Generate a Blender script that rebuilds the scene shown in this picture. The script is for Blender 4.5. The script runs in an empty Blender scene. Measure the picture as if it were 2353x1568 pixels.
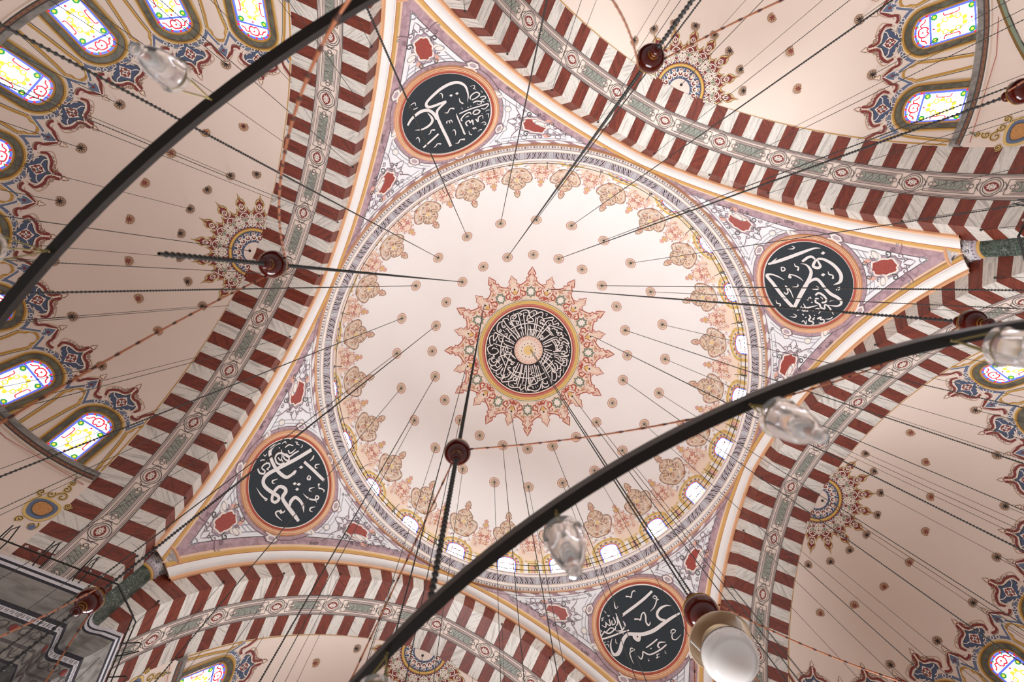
import bpy, math, random
import numpy as np
from mathutils import Vector, Matrix
from mathutils.geometry import tessellate_polygon

random.seed(7)
RNG = np.random.RandomState(7)
scene = bpy.context.scene
COL = scene.collection
pi = math.pi

# ------------------------------------------------------------------ camera
CAM = np.array([-2.4402222837, -1.6770995682, -16.4930090543])
F_PX = 1380.11164415
CR = np.array([[0.91280547, -0.4015745, -0.07432429],
               [-0.40646101, -0.91100082, -0.0697636],
               [-0.0396942, 0.09389052, -0.9947909]])       # columns: right, up, backwards
cam_data = bpy.data.cameras.new('camera')
cam_data.sensor_fit = 'HORIZONTAL'
cam_data.sensor_width = 36.0
cam_data.lens = F_PX / 2353.0 * 36.0
cam_data.clip_start = 0.05
cam_data.clip_end = 200
cam_data.dof.use_dof = True
cam_data.dof.focus_distance = 18.0
cam_data.dof.aperture_fstop = 3.6
cam = bpy.data.objects.new('camera', cam_data)
M = Matrix.Identity(4)
for i in range(3):
    for j in range(3):
        M[i][j] = CR[i][j]
    M[i][3] = CAM[i]
cam.matrix_world = M
COL.objects.link(cam)
scene.camera = cam


def project(P):
    P = np.atleast_2d(P)
    q = (P - CAM) @ CR
    d = np.where(q[:, 2] < -0.01, -q[:, 2], 1e-6)
    x = 1176.5 + F_PX * q[:, 0] / d
    y = 784 - F_PX * q[:, 1] / d
    return np.c_[x, y, np.where(q[:, 2] < -0.01, 1, 0)]


def in_frame(P, margin=0):
    q = project(P)
    return (q[:, 2] > 0) & (q[:, 0] > -margin) & (q[:, 0] < 2353 + margin) & (q[:, 1] > -margin) & (q[:, 1] < 1568 + margin)


# ------------------------------------------------------------------ colour management and light
scene.view_settings.view_transform = 'Standard'
scene.view_settings.look = 'None'
scene.view_settings.gamma = 1.0
scene.view_settings.use_curve_mapping = False
scene.view_settings.exposure = 0
scene.cycles.max_bounces = 8
scene.cycles.transparent_max_bounces = 12
scene.cycles.sample_clamp_indirect = 6.0

# daylight of the hall below: bright window walls round about, a reddish carpet straight down
world = bpy.data.worlds.new('hall_daylight')
scene.world = world
world.use_nodes = True
wn, wl = world.node_tree.nodes, world.node_tree.links
wn.clear()
w_out = wn.new('ShaderNodeOutputWorld')
w_bg = wn.new('ShaderNodeBackground')
w_tc = wn.new('ShaderNodeTexCoord')
w_sep = wn.new('ShaderNodeSeparateXYZ')
w_map = wn.new('ShaderNodeMapRange')
w_ramp = wn.new('ShaderNodeValToRGB')
wl.new(w_tc.outputs['Generated'], w_sep.inputs[0])
wl.new(w_sep.outputs['Z'], w_map.inputs['Value'])
w_map.inputs['From Min'].default_value = -1
w_map.inputs['From Max'].default_value = 1
wl.new(w_map.outputs[0], w_ramp.inputs[0])
el = w_ramp.color_ramp.elements
el[0].position = 0.0
el[0].color = (0.30, 0.17, 0.115, 1)
el[1].position = 0.06
el[1].color = (0.30, 0.19, 0.14, 1)
for ps, cl in ((0.16, (0.46, 0.42, 0.41, 1)), (0.34, (0.74, 0.72, 0.73, 1)), (0.46, (0.69, 0.69, 0.71, 1)), (0.54, (0.0, 0.0, 0.0, 1))):
    e_ = el.new(ps)
    e_.color = cl
wl.new(w_ramp.outputs[0], w_bg.inputs['Color'])
w_bg.inputs['Strength'].default_value = WORLD_STRENGTH = 0.94
wl.new(w_bg.outputs[0], w_out.inputs['Surface'])


def area_light(name, loc, target, size, energy, color, spread=180):
    d = bpy.data.lights.new(name, 'AREA')
    d.shape = 'RECTANGLE'
    d.size, d.size_y = size
    d.energy = energy
    d.spread = math.radians(spread)
    d.color = color
    o = bpy.data.objects.new(name, d)
    o.location = loc
    v = Vector(target) - Vector(loc)
    o.rotation_euler = v.to_track_quat('-Z', 'Y').to_euler()
    COL.objects.link(o)
    return o


# added area light, low on the unseen +Y side, brightens the opposite half dome
area_light('south_low_fill', (1.0, 13.0, -15.0), (0.5, -9.0, -3.0), (12, 4), 1450, (0.97, 0.97, 1.0), 100)
# added area lights beyond the picture edge, aimed across to brighten pendentives and arch faces
area_light('south_high_fill', (0.0, 12.0, -4.0), (0.0, -6.5, -1.5), (8, 1.0), 125, (0.90, 0.96, 1.0), 72)
area_light('east_high_fill', (12.0, 0.0, -4.0), (-6.5, 0.0, -1.5), (8, 1.0), 85, (0.90, 0.96, 1.0), 72)

area_light('north_high_fill', (0.0, -12.0, -4.0), (0.0, 6.5, 0.3), (5, 1.0), 210, (0.90, 0.96, 1.0), 72)  # added out of view to lift the opposite arch face and lower dome

# ------------------------------------------------------------------ measures of the building (metres, z = 0 at the dome cornice)
ZD, RD = -0.2017782701, 6.6681337963          # dome sphere
RO, ZO, RI, ZI = 4.7416, 4.6430, 3.5996, 5.3663
AC, RA, EE, ZS, DD = 6.4950455836, 7.1910198549, 0.9229825065, -7.9986208090, 1.6575076269
APEX = math.degrees(math.acos(EE / RA))       # crown of the pointed arch
DIRS = {'E': (1, 0), 'S': (0, 1), 'W': (-1, 0), 'N': (0, -1)}
SIDE = {'E': 'lower right', 'S': 'bottom', 'W': 'left', 'N': 'upper right'}
POS_END = {'E': 'lower', 'S': 'left', 'W': 'upper', 'N': 'right'}
NEG_END = {'E': 'upper', 'S': 'right', 'W': 'lower', 'N': 'left'}


# ------------------------------------------------------------------ materials
def lin(h):
    h = h.lstrip('#')
    out = []
    for i in (0, 2, 4):
        c = int(h[i:i + 2], 16) / 255
        out.append(c / 12.92 if c <= 0.04045 else ((c + 0.055) / 1.055) ** 2.4)
    return (out[0], out[1], out[2], 1)


MATS = {}


def paint(name, hexc, rough=0.75, vary=0.10, scale=3.0, metallic=0.0):
    """painted plaster: a flat colour with a soft mottling that belongs to the paint"""
    m = bpy.data.materials.new(name)
    m.use_nodes = True
    n, l = m.node_tree.nodes, m.node_tree.links
    b = n['Principled BSDF']
    b.inputs['Roughness'].default_value = rough
    b.inputs['Metallic'].default_value = metallic
    tc = n.new('ShaderNodeTexCoord')
    nz = n.new('ShaderNodeTexNoise')
    nz.inputs['Scale'].default_value = scale
    nz.inputs['Detail'].default_value = 4
    mx = n.new('ShaderNodeMix')
    mx.data_type = 'RGBA'
    c = lin(hexc)
    mx.inputs['A'].default_value = tuple(x * (1 - vary) for x in c[:3]) + (1,)
    mx.inputs['B'].default_value = tuple(min(1, x * (1 + vary)) for x in c[:3]) + (1,)
    l.new(tc.outputs['Object'], nz.inputs['Vector'])
    l.new(nz.outputs['Fac'], mx.inputs['Factor'])
    l.new(mx.outputs['Result'], b.inputs['Base Color'])
    MATS[name] = m
    return m


def marble(name, base, vein, vein2=None, su=1.2, sv=9.0, lo=0.46, hi=0.60, rough=0.45, amount=0.8, coord='UV'):
    """veined stone: two stretched noises over the block's own UVs"""
    m = bpy.data.materials.new(name)
    m.use_nodes = True
    n, l = m.node_tree.nodes, m.node_tree.links
    b = n['Principled BSDF']
    b.inputs['Roughness'].default_value = rough
    tc = n.new('ShaderNodeTexCoord')
    mp = n.new('ShaderNodeMapping')
    mp.inputs['Scale'].default_value = (su, sv, 1 if coord == 'UV' else sv)
    l.new(tc.outputs[coord], mp.inputs['Vector'])
    nz = n.new('ShaderNodeTexNoise')
    nz.inputs['Scale'].default_value = 2.2
    nz.inputs['Detail'].default_value = 6
    nz.inputs['Distortion'].default_value = 0.6
    l.new(mp.outputs[0], nz.inputs['Vector'])
    rp = n.new('ShaderNodeValToRGB')
    e = rp.color_ramp.elements
    e[0].position = lo
    e[0].color = (0, 0, 0, 1)
    e[1].position = hi
    e[1].color = (1, 1, 1, 1)
    l.new(nz.outputs['Fac'], rp.inputs[0])
    ml = n.new('ShaderNodeMath')
    ml.operation = 'MULTIPLY'
    ml.inputs[1].default_value = amount
    l.new(rp.outputs[0], ml.inputs[0])
    mx = n.new('ShaderNodeMix')
    mx.data_type = 'RGBA'
    mx.inputs['A'].default_value = lin(base)
    mx.inputs['B'].default_value = lin(vein)
    l.new(ml.outputs[0], mx.inputs['Factor'])
    last = mx.outputs['Result']
    if vein2:
        wv = n.new('ShaderNodeTexNoise')
        wv.inputs['Scale'].default_value = 5.5
        wv.inputs['Detail'].default_value = 3
        wv.inputs['Distortion'].default_value = 1.5
        l.new(mp.outputs[0], wv.inputs['Vector'])
        r2 = n.new('ShaderNodeValToRGB')
        f = r2.color_ramp.elements
        f[0].position = 0.485
        f[0].color = (0, 0, 0, 1)
        f[1].position = 0.5
        f[1].color = (0.8, 0.8, 0.8, 1)
        g = f.new(0.515)
        g.color = (0, 0, 0, 1)
        l.new(wv.outputs['Fac'], r2.inputs[0])
        m2 = n.new('ShaderNodeMix')
        m2.data_type = 'RGBA'
        l.new(last, m2.inputs['A'])
        m2.inputs['B'].default_value = lin(vein2)
        l.new(r2.outputs[0], m2.inputs['Factor'])
        last = m2.outputs['Result']
    l.new(last, b.inputs['Base Color'])
    MATS[name] = m
    return m


def lit_glass(name, hexc, strength, pale=0.0):
    """stained glass with the daylight behind it (a lit window)"""
    m = bpy.data.materials.new(name)
    m.use_nodes = True
    n, l = m.node_tree.nodes, m.node_tree.links
    b = n['Principled BSDF']
    c = lin(hexc)
    b.inputs['Base Color'].default_value = c
    b.inputs['Roughness'].default_value = 0.25
    b.inputs['Emission Color'].default_value = c
    b.inputs['Emission Strength'].default_value = strength
    tc = n.new('ShaderNodeTexCoord')
    nz = n.new('ShaderNodeTexNoise')
    nz.inputs['Scale'].default_value = 6
    l.new(tc.outputs['Object'], nz.inputs['Vector'])
    mr = n.new('ShaderNodeMapRange')
    mr.inputs['To Min'].default_value = strength * 0.8
    mr.inputs['To Max'].default_value = strength * 1.2
    l.new(nz.outputs['Fac'], mr.inputs['Value'])
    l.new(mr.outputs[0], b.inputs['Emission Strength'])
    MATS[name] = m
    return m


for nm, hx, kw in (
    ('dome_plaster', '#EFEBE8', dict(vary=0.02, scale=1.0)),
    ('half_dome_plaster', '#E3D0C2', dict(vary=0.035, scale=1.2)),
    ('pendentive_plaster', '#ECEAEB', dict(vary=0.03)),
    ('cove_white', '#EDE8E4', dict(vary=0.03)),
    ('cream', '#EBDCCF', {}), ('ivory', '#F0E6DC', dict(vary=0.03)),
    ('peach', '#E9C7A8', {}), ('pale_peach', '#EDD6C2', {}), ('orange', '#DBA57C', {}), ('deep_orange', '#C47B50', {}),
    ('gold', '#CFA15C', dict(vary=0.15)), ('pale_gold', '#E8C98A', {}), ('ochre', '#B98A3E', {}), ('dark_ochre', '#7A5A2A', {}),
    ('brick', '#AF5442', {}), ('maroon', '#7E332E', {}), ('pale_red', '#C98172', {}), ('rose', '#DDA898', {}),
    ('tan', '#BF9C80', {}), ('palm_tan', '#D9BFA6', {}), ('brown', '#86604A', {}), ('dark_brown', '#3A2A22', {}),
    ('navy', '#4A5670', {}), ('slate', '#64708A', {}), ('ink', '#1F1B1E', {}), ('roundel_field', '#222A30', dict(vary=0.12)),
    ('medallion_field', '#1C171B', {}), ('grey_line', '#9C98A0', {}), ('pale_grey', '#C9C5C8', {}), ('dark_grey', '#55504F', {}), ('mauve', '#8B727A', {}), ('pale_mauve', '#B7A2A8', {}),
    ('olive', '#8A8552', {}), ('sage', '#7E8A76', {}), ('dark_green', '#2E3A2C', {}), ('lilac_grey', '#B9AEB5', {}), ('charcoal', '#2B2930', {}),
    ('lettering_white', '#E6DEDA', dict(vary=0.02)), ('yellow_ornament', '#D8B56C', {}),
):
    paint(nm, hx, **kw)
marble('white_marble', '#DAD2C8', '#8E8680', '#77706E', 0.7, 7.0, 0.5, 0.66, amount=0.6)
marble('red_marble', '#732E1F', '#521D14', '#A5583A', 0.8, 6.0, 0.42, 0.62)
marble('purple_marble', '#B9999F', '#94747C', '#D2BCC0', 3, 3, 0.4, 0.6)
marble('green_panel', '#97988C', '#74766B', '#B5B7AC', 2, 5, 0.4, 0.6)
marble('green_column', '#2F4238', '#1C2922', '#C3CFC5', 2.0, 2.0, 0.4, 0.62, rough=0.3, coord='Object')
marble('grey_marble', '#8B8680', '#58544F', '#6E6964', 0.8, 3.0, 0.42, 0.64, coord='Object')
marble('dark_marble', '#4A4948', '#2F2E2E', '#62605E', 0.8, 3.0, 0.42, 0.64, coord='Object')
marble('frame_marble', '#6B6A55', '#40413A', '#7C4B43', 3, 3, 0.4, 0.62, coord='Object')
marble('red_cartouche', '#A8453A', '#7B2B26', '#D07F6C', 6, 6, 0.4, 0.6)
marble('amber_cartouche', '#C98D4C', '#A0683A', '#E2B47A', 5, 5, 0.4, 0.6)
for _k, _l in (('dome', 11), ('N', 6), ('E', 2.2), ('W', 2.2), ('S', 2.2)):
    lit_glass('glass_white_' + _k, '#F0F7FF', _l)     # glow set by side to light the vaults, dome and N strongest
lit_glass('glass_blue', '#5A6AD8', 0.9)
lit_glass('glass_red', '#D8283C', 0.8)
lit_glass('glass_yellow', '#F5D040', 1.0)
lit_glass('glass_green', '#2E9A48', 0.7)
lit_glass('glass_lead', '#B8B8C8', 0.7)
paint('black_iron', '#040404', rough=0.4, vary=0.2)
paint('chain_iron', '#2B2A27', rough=0.55, vary=0.25, scale=30)
paint('brass', '#8C7A4A', rough=0.35, vary=0.2, scale=40, metallic=0.7)
paint('copper', '#C0764F', rough=0.4, vary=0.2, scale=30, metallic=0.25)
paint('copper_joint', '#5A2E20', rough=0.5)
paint('lacquer', '#4E1208', rough=0.10, vary=0.25, scale=6)
paint('lacquer_gold', '#C09026', rough=0.3, metallic=0.5)
paint('enamel_beige', '#CBB294', rough=0.35, vary=0.04)
paint('opal_glass', '#F1ECE8', rough=0.06, vary=0.02)
MATS['opal_glass'].node_tree.nodes['Principled BSDF'].inputs['Specular IOR Level'].default_value = 0.9
paint('white_rod', '#EFEAE4', rough=0.4)


def clear_glass(name):
    m = bpy.data.materials.new(name)
    m.use_nodes = True
    n, l = m.node_tree.nodes, m.node_tree.links
    b = n['Principled BSDF']
    b.inputs['Base Color'].default_value = (1.0, 0.99, 0.98, 1)
    b.inputs['Roughness'].default_value = 0.04
    b.inputs['Transmission Weight'].default_value = 0.84
    b.inputs['IOR'].default_value = 1.2
    tc = n.new('ShaderNodeTexCoord')
    nz = n.new('ShaderNodeTexNoise')
    nz.inputs['Scale'].default_value = 40
    bp = n.new('ShaderNodeBump')
    bp.inputs['Strength'].default_value = 0.08
    l.new(tc.outputs['Object'], nz.inputs['Vector'])
    l.new(nz.outputs['Fac'], bp.inputs['Height'])
    l.new(bp.outputs[0], b.inputs['Normal'])
    MATS[name] = m


clear_glass('clear_glass')


# ------------------------------------------------------------------ mesh collecting
class MB:
    def __init__(s):
        s.V, s.F, s.M, s.UV, s.n, s.names = [], [], [], [], 0, []

    def mi(s, name):
        if name not in s.names:
            s.names.append(name)
        return s.names.index(name)

    def add(s, V, F, mat, uv=None):
        V = np.asarray(V, float)
        k = s.mi(mat)
        s.V.append(V)
        s.UV.append(np.zeros((len(V), 2)) if uv is None else np.asarray(uv, float))
        o = s.n
        for f in F:
            s.F.append(tuple(i + o for i in f))
            s.M.append(k)
        s.n += len(V)

    def grid(s, fn, us, vs, mat, uvfn=None, close=False):
        us, vs = np.asarray(us, float), np.asarray(vs, float)
        U, W = np.meshgrid(us, vs, indexing='ij')
        P = fn(np.c_[U.ravel(), W.ravel()])
        nu, nv = len(us), len(vs)
        F = []
        for i in range(nu - (0 if close else 1)):
            j2 = (i + 1) % nu
            for j in range(nv - 1):
                F.append((i * nv + j, j2 * nv + j, j2 * nv + j + 1, i * nv + j + 1))
        uv = np.c_[U.ravel(), W.ravel()] if uvfn is None else uvfn(np.c_[U.ravel(), W.ravel()])
        s.add(P, F, mat, uv)

    def stroke(s, mp, pts, width, mat, off=0.006, closed=False, smooth=0):
        P = np.asarray(pts, float)
        w = np.full(len(P), float(width)) if np.isscalar(width) else np.asarray(width, float)
        if smooth:
            P, w = catmull(P, w, smooth, closed)
        n = len(P)
        if n < 2:
            return
        if closed:
            T = np.roll(P, -1, 0) - np.roll(P, 1, 0)
        else:
            T = np.gradient(P, axis=0)
        L = np.hypot(T[:, 0], T[:, 1]) + 1e-12
        N = np.c_[-T[:, 1] / L, T[:, 0] / L]
        A, B = P + N * w[:, None] / 2, P - N * w[:, None] / 2
        V = mp(np.r_[A, B], off)
        F = [(i, i + 1, n + i + 1, n + i) for i in range(n - 1)]
        if closed:
            F.append((n - 1, 0, n, 2 * n - 1))
        s.add(V, F, mat, np.r_[A, B] * 3)

    def fill(s, mp, pts, mat, off=0.004, smooth=0, maxlen=0.16):
        P = np.asarray(pts, float)
        if smooth:
            P, _ = catmull(P, np.ones(len(P)), smooth, True)
        tris = [tuple(t) for t in tessellate_polygon([[Vector((x, y, 0)) for x, y in P]])]
        pts = [tuple(p) for p in P]
        mid = {}

        def half(i, j):
            key = (min(i, j), max(i, j))
            if key not in mid:
                pts.append(((pts[i][0] + pts[j][0]) / 2, (pts[i][1] + pts[j][1]) / 2))
                mid[key] = len(pts) - 1
            return mid[key]

        def ln(i, j):
            return math.hypot(pts[i][0] - pts[j][0], pts[i][1] - pts[j][1])
        out, stack = [], list(tris)
        while stack:                       # follow the curved wall: halve every edge longer than maxlen
            a, b, c = stack.pop()
            e = [ln(a, b), ln(b, c), ln(c, a)]
            m = max(e)
            if m <= maxlen:
                out.append((a, b, c))
            elif m == e[0]:
                h = half(a, b)
                stack += [(a, h, c), (h, b, c)]
            elif m == e[1]:
                h = half(b, c)
                stack += [(a, b, h), (a, h, c)]
            else:
                h = half(c, a)
                stack += [(a, b, h), (h, b, c)]
        P = np.array(pts)
        s.add(mp(P, off), out, mat, P * 3)

    def disc(s, mp, c, r, mat, off=0.004, n=20, ry=None, rot=0.0):
        a = np.linspace(0, 2 * pi, n, endpoint=False)
        x, y = r * np.cos(a), (ry or r) * np.sin(a)
        P = np.c_[c[0] + x * math.cos(rot) - y * math.sin(rot), c[1] + x * math.sin(rot) + y * math.cos(rot)]
        V = mp(np.r_[[c], P], off)
        s.add(V, [(0, i + 1, (i + 1) % n + 1) for i in range(n)], mat, np.r_[[c], P] * 3)

    def ring(s, mp, c, r0, r1, mat, off=0.005, n=32, a0=0.0, a1=2 * pi):
        full = abs(a1 - a0 - 2 * pi) < 1e-6
        a = np.linspace(a0, a1, n + 1)
        I = np.c_[c[0] + r0 * np.cos(a), c[1] + r0 * np.sin(a)]
        O = np.c_[c[0] + r1 * np.cos(a), c[1] + r1 * np.sin(a)]
        V = mp(np.r_[I, O], off)
        m = n + 1
        s.add(V, [(i, i + 1, m + i + 1, m + i) for i in range(n)], mat, np.r_[I, O] * 3)

    def lathe(s, prof, mat, n=24, c=(0, 0), z0=0.0, a0=0.0, a1=2 * pi):
        """prof: list of (r, z)"""
        full = abs(a1 - a0 - 2 * pi) < 1e-6
        a = np.linspace(a0, a1, n, endpoint=not full)
        V = []
        for r, z in prof:
            V.append(np.c_[c[0] + r * np.cos(a), c[1] + r * np.sin(a), np.full(n, z + z0)])
        V = np.concatenate(V)
        F = []
        for k in range(len(prof) - 1):
            for i in range(n if full else n - 1):
                j = (i + 1) % n
                F.append((k * n + i, k * n + j, (k + 1) * n + j, (k + 1) * n + i))
        s.add(V, F, mat)

    def tube(s, pts, r, mat, n=8, cap=True):
        P = np.asarray(pts, float)
        rr = np.full(len(P), float(r)) if np.isscalar(r) else np.asarray(r, float)
        T = np.gradient(P, axis=0)
        T /= np.linalg.norm(T, axis=1)[:, None] + 1e-12
        up = np.array([0.123, 0.456, 0.88])
        if abs(T[0] @ up) > 0.95:
            up = np.array([1.0, 0.1, 0])
        V = []
        a = np.linspace(0, 2 * pi, n, endpoint=False)
        for p, t, r_ in zip(P, T, rr):
            x = np.cross(up, t)
            x /= np.linalg.norm(x) + 1e-12
            y = np.cross(t, x)
            up = np.cross(t, x) if False else up
            V.append(p + r_ * (np.cos(a)[:, None] * x + np.sin(a)[:, None] * y))
        V = np.concatenate(V)
        F = []
        m = len(P)
        for k in range(m - 1):
            for i in range(n):
                j = (i + 1) % n
                F.append((k * n + i, k * n + j, (k + 1) * n + j, (k + 1) * n + i))
        if cap:
            F.append(tuple(range(n)))
            F.append(tuple((m - 1) * n + i for i in range(n)))
        s.add(V, F, mat)

    def build(s, name, parent=None, smooth=False):
        me = bpy.data.meshes.new(name)
        V = np.concatenate(s.V) if s.V else np.zeros((0, 3))
        me.from_pydata(V.tolist(), [], s.F)
        for nm in s.names:
            me.materials.append(MATS[nm])
        me.polygons.foreach_set('material_index', np.array(s.M, dtype=np.int32))
        if smooth:
            me.polygons.foreach_set('use_smooth', np.ones(len(s.F), dtype=bool))
        uvl = me.uv_layers.new(name='UVMap')
        li = np.empty(len(me.loops), dtype=np.int32)
        me.loops.foreach_get('vertex_index', li)
        uv = np.concatenate(s.UV)[li].astype(np.float32)
        uvl.data.foreach_set('uv', uv.ravel())
        me.update()
        o = bpy.data.objects.new(name, me)
        COL.objects.link(o)
        if parent is not None:
            o.parent = parent
        return o


def catmull(P, w, k, closed=False):
    n = len(P)
    out, ow = [], []
    rng = range(n if closed else n - 1)
    for i in rng:
        if closed:
            p0, p1, p2, p3 = P[(i - 1) % n], P[i], P[(i + 1) % n], P[(i + 2) % n]
            w1, w2 = w[i], w[(i + 1) % n]
        else:
            p1, p2 = P[i], P[i + 1]
            p0 = P[i - 1] if i > 0 else 2 * p1 - p2
            p3 = P[i + 2] if i + 2 < n else 2 * p2 - p1
            w1, w2 = w[i], w[i + 1]
        for j in range(k):
            t = j / k
            out.append(0.5 * ((2 * p1) + (-p0 + p2) * t + (2 * p0 - 5 * p1 + 4 * p2 - p3) * t * t + (-p0 + 3 * p1 - 3 * p2 + p3) * t ** 3))
            ow.append(w1 + (w2 - w1) * t)
    if not closed:
        out.append(P[-1])
        ow.append(w[-1])
    return np.array(out), np.array(ow)


def tag(o, label=None, category=None, group=None, kind=None):
    if label:
        o['label'] = label
    if category:
        o['category'] = category
    if group:
        o['group'] = group
    if kind:
        o['kind'] = kind
    return o


def empty(name, loc=(0, 0, 0)):
    o = bpy.data.objects.new(name, None)
    o.empty_display_size = 0.1
    o.location = loc
    COL.objects.link(o)
    return o


# ------------------------------------------------------------------ surfaces: every map takes (n,2) surface coordinates and an offset off the wall
def dome_map(q, off=0.0):
    """azimuth deg, angle from the crown deg"""
    a, p = np.radians(q[:, 0]), np.radians(q[:, 1])
    r = RD - off
    return np.c_[r * np.sin(p) * np.cos(a), r * np.sin(p) * np.sin(a), ZD + r * np.cos(p)]


def dome_plane(q, off=0.0):
    """metres from the crown, unrolled"""
    d = np.hypot(q[:, 0], q[:, 1])
    a = np.degrees(np.arctan2(q[:, 1], q[:, 0]))
    return dome_map(np.c_[a, np.degrees(d / RD)], off)


def dome_local(az, pol):
    """metres on the dome about a point, y towards the crown"""
    def f(q, off=0.0):
        p = pol - np.degrees(q[:, 1] / RD)
        return dome_map(np.c_[az + np.degrees(q[:, 0] / (RD * np.sin(np.radians(p)))), p], off)
    return f


def frame_of(k):
    d = np.array(DIRS[k], float)
    return d, np.array([-d[1], d[0]])


def from_local(k, u, w, z):
    d, pr = frame_of(k)
    return np.c_[u * d[0] + w * pr[0], u * d[1] + w * pr[1], z]


def semi_map(k):
    """half dome: azimuth deg from its axis, angle from the zenith deg"""
    def f(q, off=0.0):
        e = np.radians(90 - q[:, 1])
        h = np.maximum((RA - off) * np.cos(e) - EE, 0.0)
        a = np.radians(q[:, 0])
        return from_local(k, AC + DD + h * np.cos(a), h * np.sin(a), ZS + (RA - off) * np.sin(e))
    return f


def semi_plane(k):
    g = semi_map(k)

    def f(q, off=0.0):
        d = np.hypot(q[:, 0], q[:, 1])
        return g(np.c_[np.degrees(np.arctan2(q[:, 1], q[:, 0])), (90 - APEX) + np.degrees(d / RA)], off)
    return f


def semi_win(k, az0):
    g = semi_map(k)

    def f(q, off=0.0):
        return g(np.c_[az0 + q[:, 0], q[:, 1]], off)
    return f


def soffit_map(k):
    """underside of the big arch: depth in m, angle from the crown deg"""
    def f(q, off=0.0):
        an = np.radians(APEX - np.abs(q[:, 1]))
        w = np.sign(q[:, 1]) * ((RA - off) * np.cos(an) - EE)
        w = np.where(np.abs(q[:, 1]) < 1e-9, 0, w)
        return from_local(k, AC + q[:, 0], w, ZS + (RA - off) * np.sin(an))
    return f


def face_map(k):
    """front face of the arch: distance outside the soffit edge, angle from the crown deg"""
    def f(q, off=0.0):
        R = RA + q[:, 0]
        amax = np.degrees(np.arccos(np.clip(EE / R, -1, 1)))
        an = np.radians(amax * (1 - np.abs(q[:, 1]) / APEX))
        w = np.sign(q[:, 1]) * np.maximum(R * np.cos(an) - EE, 0)
        return from_local(k, AC - np.asarray(off) * np.ones(len(q)), w, ZS + R * np.sin(an))
    return f


PW, PA = 0.84, 0.24                            # pendentive starts this far outside / in front of the arch
_z = np.linspace(-8, -0.0216, 4000)
_w = np.sqrt((RA + PW) ** 2 - (_z - ZS) ** 2) - EE
_r = np.sqrt((AC - PA) ** 2 + _w ** 2)
_s = np.r_[0, np.cumsum(np.hypot(np.diff(_z), np.diff(_r)))]
_s -= np.interp(-1.27, _z, _s)
_dr = np.gradient(_r, _s)
_dz = np.gradient(_z, _s)


def pend_map(a0):
    """pendentive: metres sideways and metres up the surface from the roundel's centre"""
    def f(q, off=0.0):
        r = np.interp(q[:, 1], _s, _r)
        z = np.interp(q[:, 1], _s, _z)
        nr, nz = -np.interp(q[:, 1], _s, _dz), np.interp(q[:, 1], _s, _dr)
        th = np.radians(a0) + q[:, 0] / r
        rr = r + nr * off
        return np.c_[rr * np.cos(th), rr * np.sin(th), z + nz * off]
    return f


def pend_rho(a0, side):
    """border bands of a pendentive: (distance outside the arch edge, height)"""
    def f(q, off=0.0):
        z = q[:, 1]
        r = np.interp(z, _z, _r)
        w = np.sqrt(np.maximum((RA + q[:, 0]) ** 2 - (z - ZS) ** 2, EE ** 2)) - EE
        d = np.maximum(pi / 4 - np.arcsin(np.clip(w / r, 0, 1)), 0)
        s = np.interp(z, _z, _s)
        nr, nz = -np.interp(s, _s, _dz), np.interp(s, _s, _dr)
        th = math.radians(a0) + side * d
        rr = r + nr * off
        return np.c_[rr * np.cos(th), rr * np.sin(th), z + nz * off]
    return f


def rho_of(u, v):
    r = np.interp(v, _s, _r)
    z = np.interp(v, _s, _z)
    w = r * np.sin(np.maximum(pi / 4 - np.abs(u) / r, 0))
    return np.hypot(w + EE, z - ZS) - RA, z


def mirror(pts):
    return [(-x, y) for x, y in pts]


def sym(half):
    """closed outline from one half that starts and ends on the axis"""
    return list(half) + [(-x, y) for x, y in reversed(half[1:-1])]


def spiral(cx, cy, r, turns=1.4, a0=0.0, d=1, n=18):
    t = np.linspace(0, 1, n)
    rr = r * (1 - 0.85 * t)
    a = a0 + d * turns * 2 * pi * t
    return np.c_[cx + rr * np.cos(a), cy + rr * np.sin(a)]


def place(pts, x=0.0, y=0.0, rot=0.0, s=1.0, sx=None):
    P = np.asarray(pts, float) * np.array([sx if sx is not None else s, s])
    c, n = math.cos(rot), math.sin(rot)
    return np.c_[x + P[:, 0] * c - P[:, 1] * n, y + P[:, 0] * n + P[:, 1] * c]


# ================================================================== the great dome
dome = MB()
dome.grid(dome_map, np.linspace(0, 360, 145)[:-1], np.r_[0.05, np.linspace(2, 79, 45)], 'dome_plaster', close=True)
r79 = RD * math.sin(math.radians(79))
z79 = ZD + RD * math.cos(math.radians(79))
dome.lathe([(r79, z79), (6.62, 0.55), (6.66, 0.18)], 'pale_gold', n=144)
dome_o = dome.build('ceiling', smooth=True)
tag(dome_o, 'great cream painted dome over the middle of the hall', 'dome', kind='structure')

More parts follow.
